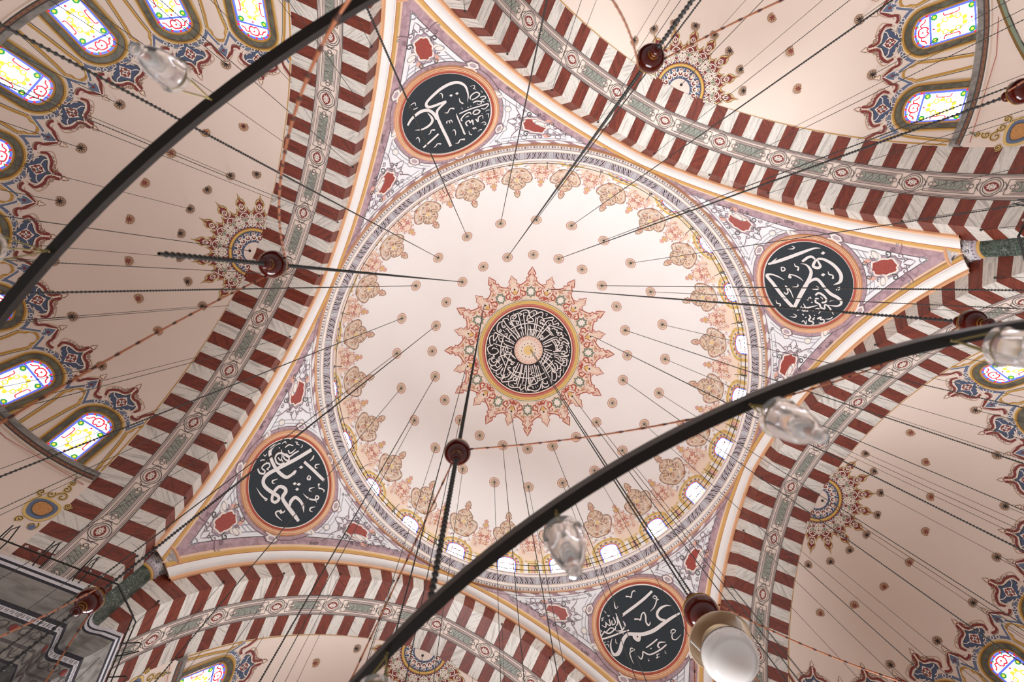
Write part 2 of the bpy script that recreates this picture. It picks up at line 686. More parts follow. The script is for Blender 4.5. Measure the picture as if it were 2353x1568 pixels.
# painted sunburst round the medallion
sb = MB()
BIG0 = 7.5
for k in range(12):
    # large ray
    a = math.radians(BIG0 + 30 * k) - pi / 2
    body = sym([(0, 1.96), (.50, 1.96), (.55, 2.18), (.47, 2.36), (.52, 2.50), (.38, 2.58), (.26, 2.66), (.17, 2.78), (.20, 2.86), (.09, 2.93), (.15, 3.03), (.09, 3.14), (0, 3.30)])
    B = place(body, rot=a)
    sb.fill(dome_plane, B, 'pale_peach', .004)
    sb.stroke(dome_plane, np.r_[B, B[:1]], .038, 'brick', .008)
    inner = place([(x * .84, 1.96 + (y - 1.96) * .86) for x, y in body], rot=a)
    sb.stroke(dome_plane, inner, .022, 'pale_red', .007)
    st = []
    for i in range(16):
        rr = (.17, .115)[i % 2]
        st.append((rr * math.cos(i * pi / 8), 2.30 + rr * 1.15 * math.sin(i * pi / 8)))
    S = place(st, rot=a)
    sb.fill(dome_plane, S, 'ivory', .008)
    sb.stroke(dome_plane, S, .050, 'sage', .010, closed=True)
    sb.stroke(dome_plane, place([(x * 1.32, 2.30 + (y - 2.30) * 1.25) for x, y in st], rot=a), .016, 'dark_green', .010, closed=True)
    for sgn in (-1, 1):
        for (cx, cy, r, tn, a0, w, mt) in ((.30, 2.20, .13, .95, 1.2, .050, 'brick'), (.32, 2.42, .11, .9, -1.8, .046, 'brick'), (.22, 2.10, .08, .9, .5, .022, 'ivory'), (.38, 2.08, .07, 1.0, 2.8, .036, 'brick'), (.12, 2.60, .07, 1.0, 3.0, .026, 'pale_red'), (.20, 2.54, .06, .9, 0.4, .028, 'ochre'), (.10, 2.72, .05, 1.0, 0.5, .026, 'pale_red'), (.06, 2.98, .04, 1.0, 0.5, .022, 'brick')):
            p = spiral(cx, cy, r, tn, a0, 1)
            p[:, 0] *= sgn
            sb.stroke(dome_plane, place(p, rot=a), w, mt, .011)
        arc = [(sgn * x, y) for x, y in ((.05, 2.02), (.22, 2.02), (.42, 2.12), (.46, 2.32), (.30, 2.50), (.10, 2.50), (0, 2.66), (0.06, 2.8), (0, 2.92))]
        sb.stroke(dome_plane, place(arc, rot=a), .018, 'ivory', .012, smooth=4)
        sb.stroke(dome_plane, place([(sgn * .02, 3.02), (sgn * .07, 3.07), (sgn * .02, 3.2)], rot=a), .014, 'rose', .012, smooth=3)
    # small ray
    a = math.radians(BIG0 + 15 + 30 * k) - pi / 2
    body = sym([(0, 1.98), (.16, 1.99), (.10, 2.12), (.19, 2.22), (.23, 2.38), (.20, 2.52), (.26, 2.60), (.12, 2.68), (.16, 2.80), (.08, 2.88), (0, 3.03)])
    B = place(body, rot=a)
    sb.fill(dome_plane, B, 'pale_peach', .0045)
    sb.stroke(dome_plane, np.r_[B[3:-2], B[-2:-1]], .026, 'brick', .009)
    sb.fill(dome_plane, place([(0, 2.03), (.09, 2.10), (.11, 2.18), (0, 2.16), (-.11, 2.18), (-.09, 2.10)], rot=a), 'brick', .010)
    sb.disc(dome_plane, place([(0, 2.33)], rot=a)[0], .075, 'yellow_ornament', .011, n=14)
    for sgn in (-1, 1):
        sb.stroke(dome_plane, place([(sgn * x, y) for x, y in ((0, 2.20), (.13, 2.24), (.17, 2.38), (.10, 2.52), (0, 2.50))], rot=a), .02, 'ivory', .012, smooth=4)
        p = spiral(.14, 2.58, .06, 1.0, 0.5)
        p[:, 0] *= sgn
        sb.stroke(dome_plane, place(p, rot=a), .018, 'rose', .012)
        sb.stroke(dome_plane, place([(sgn * .03, 2.72), (sgn * .08, 2.78), (0, 2.92)], rot=a), .014, 'rose', .012, smooth=3)
    sb.disc(dome_plane, place([(0, 2.45)], rot=a)[0], .035, 'charcoal', .013, n=10)
sb.build('painted_sunburst', dome_o)

# painted palmettes, fillets and filigree along the foot of the dome
pal = MB()


def filigree(mb, mp, region, n, rmin, rmax, w, mats, off, rng):
    for _ in range(n):
        x, y = region(rng)
        r = rng.uniform(rmin, rmax)
        mb.stroke(mp, spiral(x, y, r, rng.uniform(.7, 1.2), rng.uniform(0, 6.3), rng.choice((-1, 1)), 11), w, mats[rng.randint(len(mats))], off + rng.uniform(0, .003))


pr = np.random.RandomState(3)
pal_region = []
for _ in range(120):
    t = pr.uniform(0, 1)
    if t < .35:
        s_ = pr.choice((-1, 1))
        a_, d_ = pr.uniform(0, 6.3), .19 * math.sqrt(pr.uniform(0, 1))
        pal_region.append((s_ * .27 + d_ * math.cos(a_), .02 + d_ * math.sin(a_)))
    elif t < .8:
        y = pr.uniform(-.45, .48)
        hw = .30 - .25 * max(0, y) - .15 * max(0, -y - .2)
        pal_region.append((pr.uniform(-hw, hw), y))
    else:
        y = pr.uniform(-.75, -.4)
        pal_region.append((pr.uniform(-.38, .38), y))
pal_sp = [(x, y, pr.uniform(.03, .062), pr.uniform(.8, 1.3), pr.uniform(0, 6.3), pr.choice((-1, 1)), ('ivory', 'ivory', 'brown', 'brown', 'pale_red', 'cream', 'brown', 'brick', 'ochre')[pr.randint(9)]) for x, y in pal_region]
fil_sp = []
for _ in range(40):
    x, y = pr.uniform(.03, .40), pr.uniform(-.72, .05)
    if y > -.25 and x > .22:
        continue
    fil_sp.append((x, y, pr.uniform(.05, .085), pr.uniform(.8, 1.3), pr.uniform(0, 6.3), ('pale_red', 'ivory', 'brick', 'peach', 'pale_red', 'ochre')[pr.randint(6)]))
for k in range(24):
    mp = dome_local(15 * k, 62.0)
    body = sym([(0, -.55), (.22, -.52), (.40, -.28), (.49, -.02), (.44, .16), (.30, .22), (.25, .18), (.26, .33), (.15, .48), (.06, .54), (.04, .60), (.11, .64), (.07, .71), (.09, .76), (0, .90)])
    pal.fill(mp, body, 'palm_tan', .004, smooth=3)
    pal.stroke(mp, body, .020, 'brown', .009, closed=True, smooth=3)
    for x, y, r, tn, a0, dr, mt in pal_sp:
        pal.stroke(mp, spiral(x, y, r, tn, a0, dr, 10), .016, mt, .007)
    for sgn in (-1, 1):
        for pts, mt in ((((0, -.5), (.2, -.2), (.05, .1), (.2, .35)), 'ivory'), (((0, -.3), (.3, -.3), (.42, 0), (.3, .14), (.18, 0)), 'ivory'), (((.02, -.1), (.14, .08), (.02, .3)), 'tan'), (((0, .48), (.05, .6), (0, .74)), 'pale_red')):
            pal.stroke(mp, [(sgn * x, y) for x, y in pts], .022, mt, .011, smooth=5)
    pal.disc(mp, (0, .05), .075, 'pale_gold', .010, n=10)
    # filigree between the windows and the small golden cross
    mq = dome_local(15 * k + 7.5, 62.0)
    pal.fill(mq, [(-.44, -.75), (-.34, -.30), (-.20, -.12), (-.12, .02), (0, .07), (.12, .02), (.20, -.12), (.34, -.30), (.44, -.75), (.3, -1.15), (-.3, -1.15)], 'pale_peach', .003)
    for x, y, r, tn, a0, mt in fil_sp:
        for sgn in (-1, 1):
            p = spiral(x, y, r, tn, a0, 1, 10)
            p[:, 0] *= sgn
            pal.stroke(mq, p, .020, mt, .006)
    for sgn in (-1, 1):
        p = spiral(.13, -.42, .12, 1.1, 2.2, -1, 16)
        p[:, 0] *= sgn
        pal.stroke(mq, p, .034, 'pale_red', .009)
        p = spiral(.15, -.16, .09, 1.1, 4.0, 1, 16)
        p[:, 0] *= sgn
        pal.stroke(mq, p, .03, 'pale_red', .009)
        pal.stroke(mq, [(sgn * x, y) for x, y in ((.02, -.75), (.25, -.62), (.2, -.4), (.3, -.25), (.05, -.05))], .022, 'ivory', .010, smooth=5)
    cr = sym([(0, .05), (.05, .08), (.03, .12), (.06, .15), (.10, .13), (.11, .20), (.05, .24), (.04, .28), (.08, .33), (0, .42)])
    pal.fill(mq, cr, 'rose', .005)
    pal.fill(mq, [(0, .10), (.075, .18), (0, .26), (-.075, .18)], 'yellow_ornament', .008)
    pal.stroke(mq, cr, .014, 'tan', .009, closed=True)
    # niche between the windows
    pal.fill(mq, [(-.16, -1.62), (-.16, -1.12), (.16, -1.12), (.16, -1.62)], 'pale_gold', .005)
    pal.stroke(mq, [(-.13, -1.6), (-.13, -1.17), (.13, -1.17), (.13, -1.6)], .03, 'olive', .008)
    pal.fill(mq, [(-.07, -1.6), (-.07, -1.26), (.07, -1.26), (.07, -1.6)], 'rose', .009)
    pal.stroke(mq, [(-.24, -1.08), (.24, -1.08)], .05, 'pale_gold', .007)
    pal.stroke(mq, [(-.2, -1.08), (-.1, -1.08)], .03, 'sage', .009)
    pal.stroke(mq, [(.1, -1.08), (.2, -1.08)], .03, 'sage', .009)
pal.build('painted_palmettes', dome_o)

# ================================================================== stained glass
WINDOW_NO = [0]


def arch_curve(hw, ysp, top, yb, n=14):
    """outline of an arched opening, from its left foot over the crown to its right foot"""
    a = np.linspace(pi, 0, n)
    return np.r_[[(-hw, yb)], np.c_[hw * np.cos(a), ysp + (top - ysp) * np.sin(a)], [(hw, yb)]]


def band_between(mb, mp, A, B, mat, off):
    n = len(A)
    mb.add(mp(np.r_[A, B], off), [(i, i + 1, n + i + 1, n + i) for i in range(n - 1)], mat, np.r_[A, B] * 3)


def dome_window(k):
    WINDOW_NO[0] += 1
    root = empty('window_%d' % WINDOW_NO[0], tuple(dome_map(np.array([[15.0 * k, 73.5]]))[0]))
    tag(root, kind='structure')
    inv = Matrix.Translation(root.location).inverted()
    mp = dome_local(15 * k, 72.0)
    cur = lambda h, t: arch_curve(h, .0, t, -.75)
    fr = MB()
    for h0, t0, h1, t1, mt, of in ((.30, .20, .345, .25, 'gold', .02), (.345, .25, .42, .325, 'cream', .012), (.42, .325, .45, .36, 'pale_gold', .016), (.45, .36, .54, .45, 'yellow_ornament', .010)):
        band_between(fr, mp, cur(h0, t0), cur(h1, t1), mt, of)
    c1 = cur(.383, .288)
    c2 = cur(.495, .405)
    for i in range(1, len(c1) - 2, 2):
        fr.stroke(mp, c1[i:i + 2], .06, 'mauve', .016)
        fr.stroke(mp, [c2[i] * .7 + c2[i + 1] * .3, c2[i] * .3 + c2[i + 1] * .7], .035, 'sage', .014)
    f = fr.build('window_frame', root)
    gl = MB()
    gl.fill(mp, cur(.30, .20), 'glass_white_dome', .004)
    g = gl.build('stained_glass', root)
    tr = MB()
    c = cur(.285, .185)
    tr.stroke(mp, c, .044, 'glass_blue', .009)
    for i in range(1, len(c), 2):
        tr.disc(mp, c[i], .026, 'glass_red', .012, n=8)
    for sgn in (-1, 1):
        for pts in (((0, .12), (.09, .10), (.14, .0), (.07, -.06), (0, -.02)), ((.07, -.06), (.17, -.12), (.22, -.03)), ((.02, -.2), (.12, -.25), (.2, -.2), (.24, -.35)), ((0, -.3), (.1, -.4), (.05, -.55), (.2, -.6))):
            tr.stroke(mp, [(sgn * x, y) for x, y in pts], .024, 'glass_red', .010, smooth=4)
        tr.disc(mp, (sgn * .19, -.45), .035, 'glass_yellow', .010, n=9)
        tr.disc(mp, (sgn * .19, .06), .02, 'glass_green', .010, n=8)
    tr.stroke(mp, [(-.3, -.14), (.3, -.14)], .018, 'glass_lead', .0095)
    tr.stroke(mp, [(0, -.14), (0, -.75)], .016, 'glass_lead', .0095)
    t = tr.build('tracery', root)
    for o in (f, g, t):
        o.matrix_parent_inverse = inv
    return root


for k in range(24):
    dome_window(k)

# ================================================================== cornice ring of the dome
co = MB()
PROF = [(6.31, -.10), (6.25, -.118), (6.222, -.136), (6.20, -.138), (6.135, -.116), (6.128, -.100), (6.105, -.112), (6.08, -.092), (6.068, -.06), (6.06, -.045), (6.01, -.004), (5.955, .046), (5.915, .086), (5.908, .092), (5.895, .10), (5.885, .13), (5.87, .16), (5.85, .17), (5.85, .22), (5.95, .24), (6.66, .26)]
PM = ['orange', 'peach', 'orange', 'ivory', 'lilac_grey', 'ivory', 'ivory', 'ivory', 'peach', 'lilac_grey', 'lilac_grey', 'lilac_grey', 'mauve', 'ivory', 'ivory', 'cream', 'pale_mauve', 'ivory', 'ivory', 'ivory']
for i, mt in enumerate(PM):
    co.lathe(PROF[i:i + 2], mt, n=192)


def cyma(q, off=0.0):
    a = np.radians(q[:, 0])
    t = np.clip(q[:, 1], 0, 1)
    r = 6.06 - .145 * t
    z = -.045 + .131 * t
    return np.c_[(r - off * .4) * np.cos(a), (r - off * .4) * np.sin(a), z - off * .9]


def flat_strip(r0, z0, r1, z1):
    def f(q, off=0.0):
        a = np.radians(q[:, 0])
        t = q[:, 1]
        r = r0 + (r1 - r0) * t
        return np.c_[r * np.cos(a), r * np.sin(a), z0 + (z1 - z0) * t - off]
    return f


lw = 1 / 6.0
for k in range(48):
    a = 7.5 * k
    co.fill(cyma, [(a - .55, 0.02), (a - .55, .98), (a + .55, .98), (a + .55, .02)], 'pale_grey', .006)
    for d in (-.6, -.2, .2, .6):
        co.stroke(cyma, [(a + d, .0), (a + d, 1.0)], .07 if abs(d) > .5 else .04, 'dark_grey', .010)
    sg = 1 if k % 2 else -1
    for j in range(4):
        b = a + .95 + j * 1.42
        f = lambda pts: [(b + (x if sg > 0 else 1.42 - x), y) for x, y in pts]
        co.fill(cyma, f([(.10, .05), (.42, .10), (.74, .30), (.92, .62), (1.20, .70), (1.30, .92), (.95, .98), (.62, .80), (.40, .45)]), 'ink', .007, maxlen=9)
        co.fill(cyma, f([(.55, .06), (.95, .10), (1.12, .34), (.98, .42), (.80, .24)]), 'dark_grey', .007, maxlen=9)
        co.fill(cyma, f([(.00, .40), (.26, .50), (.50, .86), (.42, .96), (.14, .72)]), 'mauve', .007, maxlen=9)
        co.stroke(cyma, f([(.36, .08), (.66, .30), (.80, .66), (1.08, .84)]), [.05, .09, .09, .04], 'ivory', .010, smooth=3)
        co.disc(cyma, f([(1.18, .78)])[0], .08, 'ivory', .010, n=7)
dent = flat_strip(6.20, -.138, 6.135, -.116)
for k in range(480):
    a = k * .75
    co.fill(dent, [(a, .15), (a + (.22 if k % 3 else .42), .15), (a + (.22 if k % 3 else .42), .85), (a, .85)], 'slate' if k % 3 else 'mauve', .004)
cornice = co.build('trim_1', smooth=False)
tag(cornice, kind='structure')

# ================================================================== pendentives
CALLIG = {"NW":[[[585,-147,3,646,-291,29,664,-447,49,647,-597,60,566,-712,76,446,-772,87,283,-778,87,78,-735,85,-112,-658,78,-280,-575,71,-357,-515,69,-374,-441,78,-314,-380,78,-176,-359,75,-32,-359,72,109,-355,66],[96,-336,43,-24,-289,61,-127,-236,67,-192,-167,73,-220,-28,77,-215,145,81,-198,379,82,-172,640,83,-153,932,76],[-974,-188,53,-850,-284,70,-710,-338,84,-552,-367,95,-415,-337,93,-324,-257,84,-266,-118,82,-245,28,80],[-411,-259,12,-361,-98,56,-364,3,71,-448,79,68,-580,111,63,-713,97,42,-851,33,9],[-18,-69,12,46,-40,29,107,-98,32,158,-127,29,239,-85,50],[-587,334,12,-516,303,30,-474,247,30,-387,284,51],[-580,750,12,-512,734,31,-452,694,31,-366,741,50],[-14,906,13,67,915,35,131,852,31,251,884,54],[-824,607,49,-655,554,55,-496,499,55,-337,433,55],[7,-612,9,57,-615,28,65,-546,29,44,-473,7],[-919,280,9,-856,257,30,-841,346,27,-867,419,8],[10,512,9,74,497,31,80,579,28,53,673,8],[427,-335,9,425,-221,35,482,-142,38],[249,62,9,245,179,36,269,464,43,290,738,47],[258,636,6,274,687,28,297,741,40],[-47,251,30,-44,192,24,19,203,24,20,273,21,34,201,21,78,203,24,86,276,21],[310,103,33,474,80,39,620,64,39,834,57,38,1048,41,41,1054,92,24,950,165,24,874,127,24],[638,221,36,684,152,39,772,138,39,822,195,39,744,256,36,647,242,33],[327,332,33,324,262,36,449,173,36,568,156,36,594,224,21],[415,521,40,400,411,36,497,378,36,507,450,36,581,390,33,566,532,34],[669,385,36,702,482,33,747,359,33,852,339,24,843,439,12],[685,-196,26,687,-261,35,774,-331,35,875,-349,35,925,-270,35,826,-201,32,707,-172,29],[715,-88,38,817,-106,38,918,-60,32,890,-2,24,806,-2,18],[920,-190,32,1031,-192,35,1037,-126,29,942,-102,26,986,-24,26],[759,-553,9,855,-556,20,853,-492,17,816,-479,17,875,-438,17],[975,-369,7,996,-339,20,995,-307,12],[1071,-60,7,1082,-49,21,1082,-16,9],[960,243,12,994,218,18,1064,220,24],[953,334,9,1011,332,24,983,452,8],[758,551,8,849,535,24,885,597,21,848,630,18,828,590,15],[515,645,22,566,619,18,545,673,19,600,631,18,610,678,22],[413,670,8,410,766,28,459,817,38],[630,773,8,683,738,22,741,742,31],[-782,-614,6,-715,-658,20,-610,-665,26,-612,-576,11],[-705,-520,20,-622,-506,26,-587,-520,20],[407,-45,7,422,-22,18,412,16,7],[431,268,12,472,249,18,530,249,21]],[[219,-482,269,-508,304,-463,254,-436],[366,-480,418,-509,455,-463,403,-434],[548,-7,570,-20,585,-1,564,12],[621,-16,643,-29,658,-10,637,3],[804,-45,818,-53,828,-42,814,-33],[845,280,861,270,872,283,856,294]]],"NE":[[[-801,-633,7,-837,-467,49,-808,-126,89,-766,291,95,-746,607,85,-741,788,53],[-849,490,6,-805,581,32,-762,663,53],[-580,-72,58,-618,-165,69,-652,-257,69,-641,-349,65,-555,-398,49],[-562,-491,30,-500,-372,68,-397,-291,80,-327,-366,76,-346,-455,68,-459,-452,53,-545,-437,38],[-557,-470,57,-502,-601,71,-343,-751,85,-163,-839,92,0,-862,96,141,-792,81,187,-621,15],[-542,-17,8,-480,-131,39,-362,-186,73,-240,-181,88,-81,-70,97,139,137,121,328,310,119,585,517,92],[585,517,92,361,645,97,80,771,98,-201,866,99,-394,939,95,-461,927,83,-450,814,49,-346,666,41,-219,546,12],[20,-18,35,-45,-136,69,-49,-254,88,38,-323,84,213,-387,76,394,-490,87,519,-629,86,629,-696,74,710,-660,56,728,-545,41,663,-351,11],[-997,128,8,-969,21,35,-994,-39,31,-1051,4,12],[-572,494,32,-469,515,36,-479,429,36,-544,428,32,-572,494,28],[-583,135,12,-508,135,39,-460,73,31,-379,124,55],[-181,-593,11,-101,-595,41,-53,-673,30,31,-648,56],[268,934,12,355,926,41,391,852,33,472,873,54],[-353,355,16,-258,399,48,-245,349,32,-321,356,28,-272,243,39,-172,137,35,-75,80,8],[104,664,28,169,611,40,108,552,36,-65,568,40],[-53,562,36,101,488,40,327,462,12],[14,410,10,33,284,36,1,244,32,-45,260,10],[186,-76,10,212,-195,38,182,-242,34,120,-192,10],[335,-641,22,288,-696,30,275,-756,15],[351,-689,22,315,-735,30,311,-838,7],[782,674,10,822,538,36,784,500,32,720,568,10],[355,-107,50,315,-205,58,395,-300,57,504,-349,53,576,-313,50,578,-217,42],[477,-164,50,445,-104,50,529,-73,54,605,-153,50,698,-171,50,744,-257,42,649,-277,38,682,-347,42,790,-400,45,936,-447,15],[660,453,12,627,305,51,637,148,51,625,-100,15],[506,246,12,613,222,47,705,272,47,621,334,40,555,304,12],[695,270,36,725,167,43],[737,52,43,713,-90,50,781,-134,46,842,-83,15],[826,168,16,901,143,47,972,196,47,1028,107,39,1080,96,39,1116,180,10],[970,-20,47,948,-121,42,993,-94,39,1028,-184,38,1102,-153,38,1083,-40,15],[1015,-224,10,1025,-337,34,988,-410,23],[979,386,28,962,333,28,1057,289,32,960,263,16],[407,132,23,443,102,27,380,65,20,420,17,19,357,30,16],[420,-226,19,467,-263,23,495,-256,23],[596,-413,11,567,-467,23,580,-539,15],[958,105,16,920,39,19,981,89,20,968,48,16],[784,339,20,811,304,24,766,325,16]],[[-670,-588,-708,-659,-658,-701,-620,-630],[-128,-393,-168,-462,-120,-508,-80,-439],[519,46,502,19,521,-2,539,25],[879,283,862,256,881,234,899,260],[865,48,851,27,866,9,880,30]]],"SW":[[[491,929,101,470,418,102,480,-109,99,483,-413,101,437,-571,100,327,-641,99,185,-611,100,3,-509,100,-132,-422,93,-216,-429,85,-242,-538,80,-170,-607,76,-77,-560,80,23,-428,85,54,-283,85,-33,-182,98,-137,-173,106,-216,-310,101,-312,-336,101,-556,-302,118,-783,-266,118,-970,-248,85],[-516,-255,61,-429,-170,94,-401,-20,95,-535,53,83,-699,56,75,-856,-15,8],[1035,146,8,1059,-23,58,1010,-166,98,911,-221,94,727,-226,94,474,-182,98,281,-97,99,168,-3,91,160,139,75,194,289,76],[116,204,6,163,263,34,207,307,51],[300,609,82,-12,758,91,-424,919,92],[-82,583,21,-133,507,47,-191,553,47,-139,605,34,-82,583,17],[323,938,40,266,861,48,246,763,11],[36,1003,11,70,888,44,11,847,39,-32,909,9],[248,-242,10,269,-386,44,217,-409,36,177,-352,8],[-441,584,11,-403,453,42,-450,413,34,-495,472,9],[-893,339,11,-852,213,42,-902,157,37,-970,209,8],[-411,743,65,-519,682,34,-561,735,35,-644,777,43,-684,740,11],[-421,216,8,-582,275,46,-702,381,51,-751,505,47,-709,556,38,-658,509,34,-718,448,34,-814,428,17],[321,-850,8,137,-818,39,4,-766,43,-57,-714,32,-75,-758,28,-13,-774,16],[-727,-619,8,-558,-675,40,-468,-660,44,-477,-570,40,-559,-544,40,-473,-520,32,-563,-499,32,-551,-425,32],[760,-121,49,822,-29,50,783,100,50,680,183,50,586,244,46,533,199,46,599,129,42,691,115,37,716,196,38,613,279,42,627,430,42,628,566,39],[760,-121,49,634,-120,49,541,-37,50,536,81,42],[882,229,29,898,354,34,823,463,21],[779,290,38,686,306,38,684,402,34,714,498,17],[722,-40,33,639,0,33,710,74,29,865,104,29,957,63,25],[887,545,26,848,606,21,825,561,26,792,612,22],[802,590,26,758,637,17],[731,720,26,688,695,30,678,646,11],[723,-648,36,616,-638,48,542,-552,48,584,-489,40,692,-540,36,742,-430,40,712,-325,45,630,-328,36,604,-424,32,567,-380,16],[868,-523,28,871,-465,24,826,-400,32,758,-378,16],[982,-394,20,927,-366,28,952,-300,16],[1012,175,17,1020,273,29,960,290,25],[1047,401,17,996,445,30],[643,37,29,574,47,29]],[[234,409,253,485,191,532,172,456],[-61,71,-44,142,-103,184,-119,112],[-129,164,-112,239,-173,282,-190,206],[-221,66,-205,138,-264,178,-280,105],[737,-55,743,-34,725,-19,719,-40],[681,-47,687,-26,669,-11,662,-33]]],"SE":[[[350,468,75,131,530,83,-137,601,83,-388,670,80,-642,754,73],[386,427,7,340,446,32,267,482,54],[-959,177,7,-839,245,42,-680,254,74,-554,199,77,-502,110,70,-540,1,70,-640,-81,73],[-1084,-87,52,-832,-96,80,-555,-134,100,-255,-191,107,45,-176,103,277,-96,97,410,-53,94,546,-110,97,670,-235,96,753,-354,102,863,-448,105,968,-439,78,987,-294,45,940,-147,35,863,-41,7],[252,-59,73,282,-175,110,221,-276,93,155,-200,72,141,-133,52],[94,901,52,8,869,33,-37,833,37,-113,940,33,-185,966,37,-208,912,7],[109,259,49,8,222,35,-35,188,39,-125,303,35,-203,324,39,-204,215,42,-156,86,42,-178,-18,45,-238,8,31,-261,59,7],[-590,600,22,-649,615,32,-691,553,32,-656,521,29,-591,580,18],[-719,482,25,-658,482,36,-592,408,36,-498,336,32,-376,291,7],[445,888,7,476,759,33,469,680,33,392,717,15],[-644,-437,31,-685,-374,31,-752,-377,31,-784,-423,24,-732,-458,20,-688,-447,24,-636,-513,34,-631,-583,34,-707,-625,27,-876,-570,7],[109,-519,30,-69,-477,41,-254,-424,37],[-416,-570,17,-276,-522,41,-197,-579,44,-218,-649,40],[-417,-636,37,-197,-694,43,72,-711,40,183,-625,37,222,-585,34,269,-674,34,341,-737,33,382,-638,10],[533,-469,20,480,-406,34,411,-471,34,493,-484,27,557,-514,30,572,-632,27,569,-791,7],[-152,-772,17,-78,-770,23,-89,-809,20,-37,-842,23,-141,-837,7],[-318,-750,7,-302,-813,20,-327,-827,13],[166,-778,7,175,-841,23,145,-829,10],[354,39,38,598,41,45,869,15,49,1112,9,45,1105,89,35,973,185,28],[1010,185,39,909,106,39,788,129,39,725,185,35,808,226,32,945,160,28],[524,564,25,525,321,43,526,174,42,539,-22,14],[416,306,28,408,193,39,542,88,39,680,118,32],[547,458,29,572,298,32,655,230,28,711,136,28],[632,483,32,625,332,36,724,295,32,699,409,29],[755,461,29,779,301,35,841,335,28,884,420,25],[871,380,32,926,283,35,1002,356,11],[982,462,18,917,484,22,951,520,18,869,537,22],[809,710,11,788,676,22,774,625,14],[769,549,18,742,570,22,738,531,18,699,558,18],[782,-71,7,803,-173,28,764,-192,10],[1030,-143,21,1020,-189,24,1035,-239,7],[1110,216,18,1075,236,21,1061,196,18,1095,195,14]],[[20,-572,-12,-560,-31,-583,1,-595],[1102,-91,1075,-77,1057,-94,1084,-108],[1017,-96,990,-82,973,-100,1000,-113],[1093,-158,1069,-146,1053,-161,1077,-173]]]}
QUAD = {'SE': (45, 'lower right'), 'SW': (135, 'lower left'), 'NW': (-135, 'upper left'), 'NE': (-45, 'upper right')}
zr = -0.028 - 4.36 * np.linspace(0, 1, 70)[::-1] ** 1.7


def cartouche(mb, mp, x, y, rot, sx, sy):
    n = 40
    a = np.linspace(0, 2 * pi, n, endpoint=False)
    rad = 1 - .05 * np.cos(4 * a) + .06 * np.cos(8 * a) + .03 * np.cos(13 * a)
    red = np.c_[.19 * sx * rad * np.cos(a), .27 * sy * rad * np.sin(a)]
    T = lambda p: place(p, x, y, rot)
    rad2 = 1 - .04 * np.cos(4 * a) + .08 * np.sin(10 * a)
    mb.fill(mp, T(np.c_[.27 * sx * rad2 * np.cos(a), .36 * sy * rad2 * np.sin(a)]), 'pale_mauve', .004)
    mb.stroke(mp, T(np.c_[.285 * sx * rad2 * np.cos(a), .375 * sy * rad2 * np.sin(a)]), .022, 'mauve', .007, closed=True)
    mb.fill(mp, T(np.c_[.235 * sx * rad * np.cos(a), .315 * sy * rad * np.sin(a)]), 'ivory', .007)
    mb.fill(mp, T(red), 'red_cartouche', .010)
    mb.stroke(mp, T(red), .010, 'brick', .012, closed=True)
    for sgn in (-1, 1):
        for (cx, cy, r, tn, a0, w, mt) in ((.30, .20, .075, 1.2, 3.0, .022, 'mauve'), (.31, -.16, .085, 1.2, 2.5, .024, 'dark_grey'), (.18, .40, .07, 1.2, 4.0, .020, 'dark_grey'), (.20, -.40, .08, 1.2, 2.0, .022, 'mauve'), (.08, .50, .06, 1.1, 5.0, .018, 'mauve'), (.40, -.30, .06, 1.2, 1.5, .018, 'mauve'), (.36, .05, .05, 1.1, .5, .018, 'dark_grey'), (.10, -.50, .05, 1.1, .5, .018, 'dark_grey'), (.50, -.42, .045, 1.1, 2.5, .014, 'grey_line'), (.09, .64, .045, 1.1, 1.0, .014, 'mauve')):
            p = spiral(cx * sx, cy * sy, r, tn, a0)
            p[:, 0] *= sgn
            mb.stroke(mp, T(p), w, mt, .011)
        for pts in (((.04, .46), (.10, .58), (.02, .70), (0, .86)), ((.25, -.40), (.42, -.50), (.60, -.52)), ((.02, -.42), (.08, -.55), (0, -.68))):
            mb.stroke(mp, T([(sgn * px * sx, py * sy) for px, py in pts]), [.02] * (len(pts) - 1) + [.006], 'mauve', .012, smooth=4)
        for q in ((.02, .93), (.03, .78), (.66, -.56), (.72, -.58)):
            mb.disc(mp, T([(sgn * q[0] * sx, q[1] * sy)])[0], .016, 'dark_grey', .012, n=7)
        mb.fill(mp, T([(sgn * px * sx, py * sy) for px, py in ((.22, .22), (.30, .30), (.26, .42), (.16, .40))]), 'rose', .009)


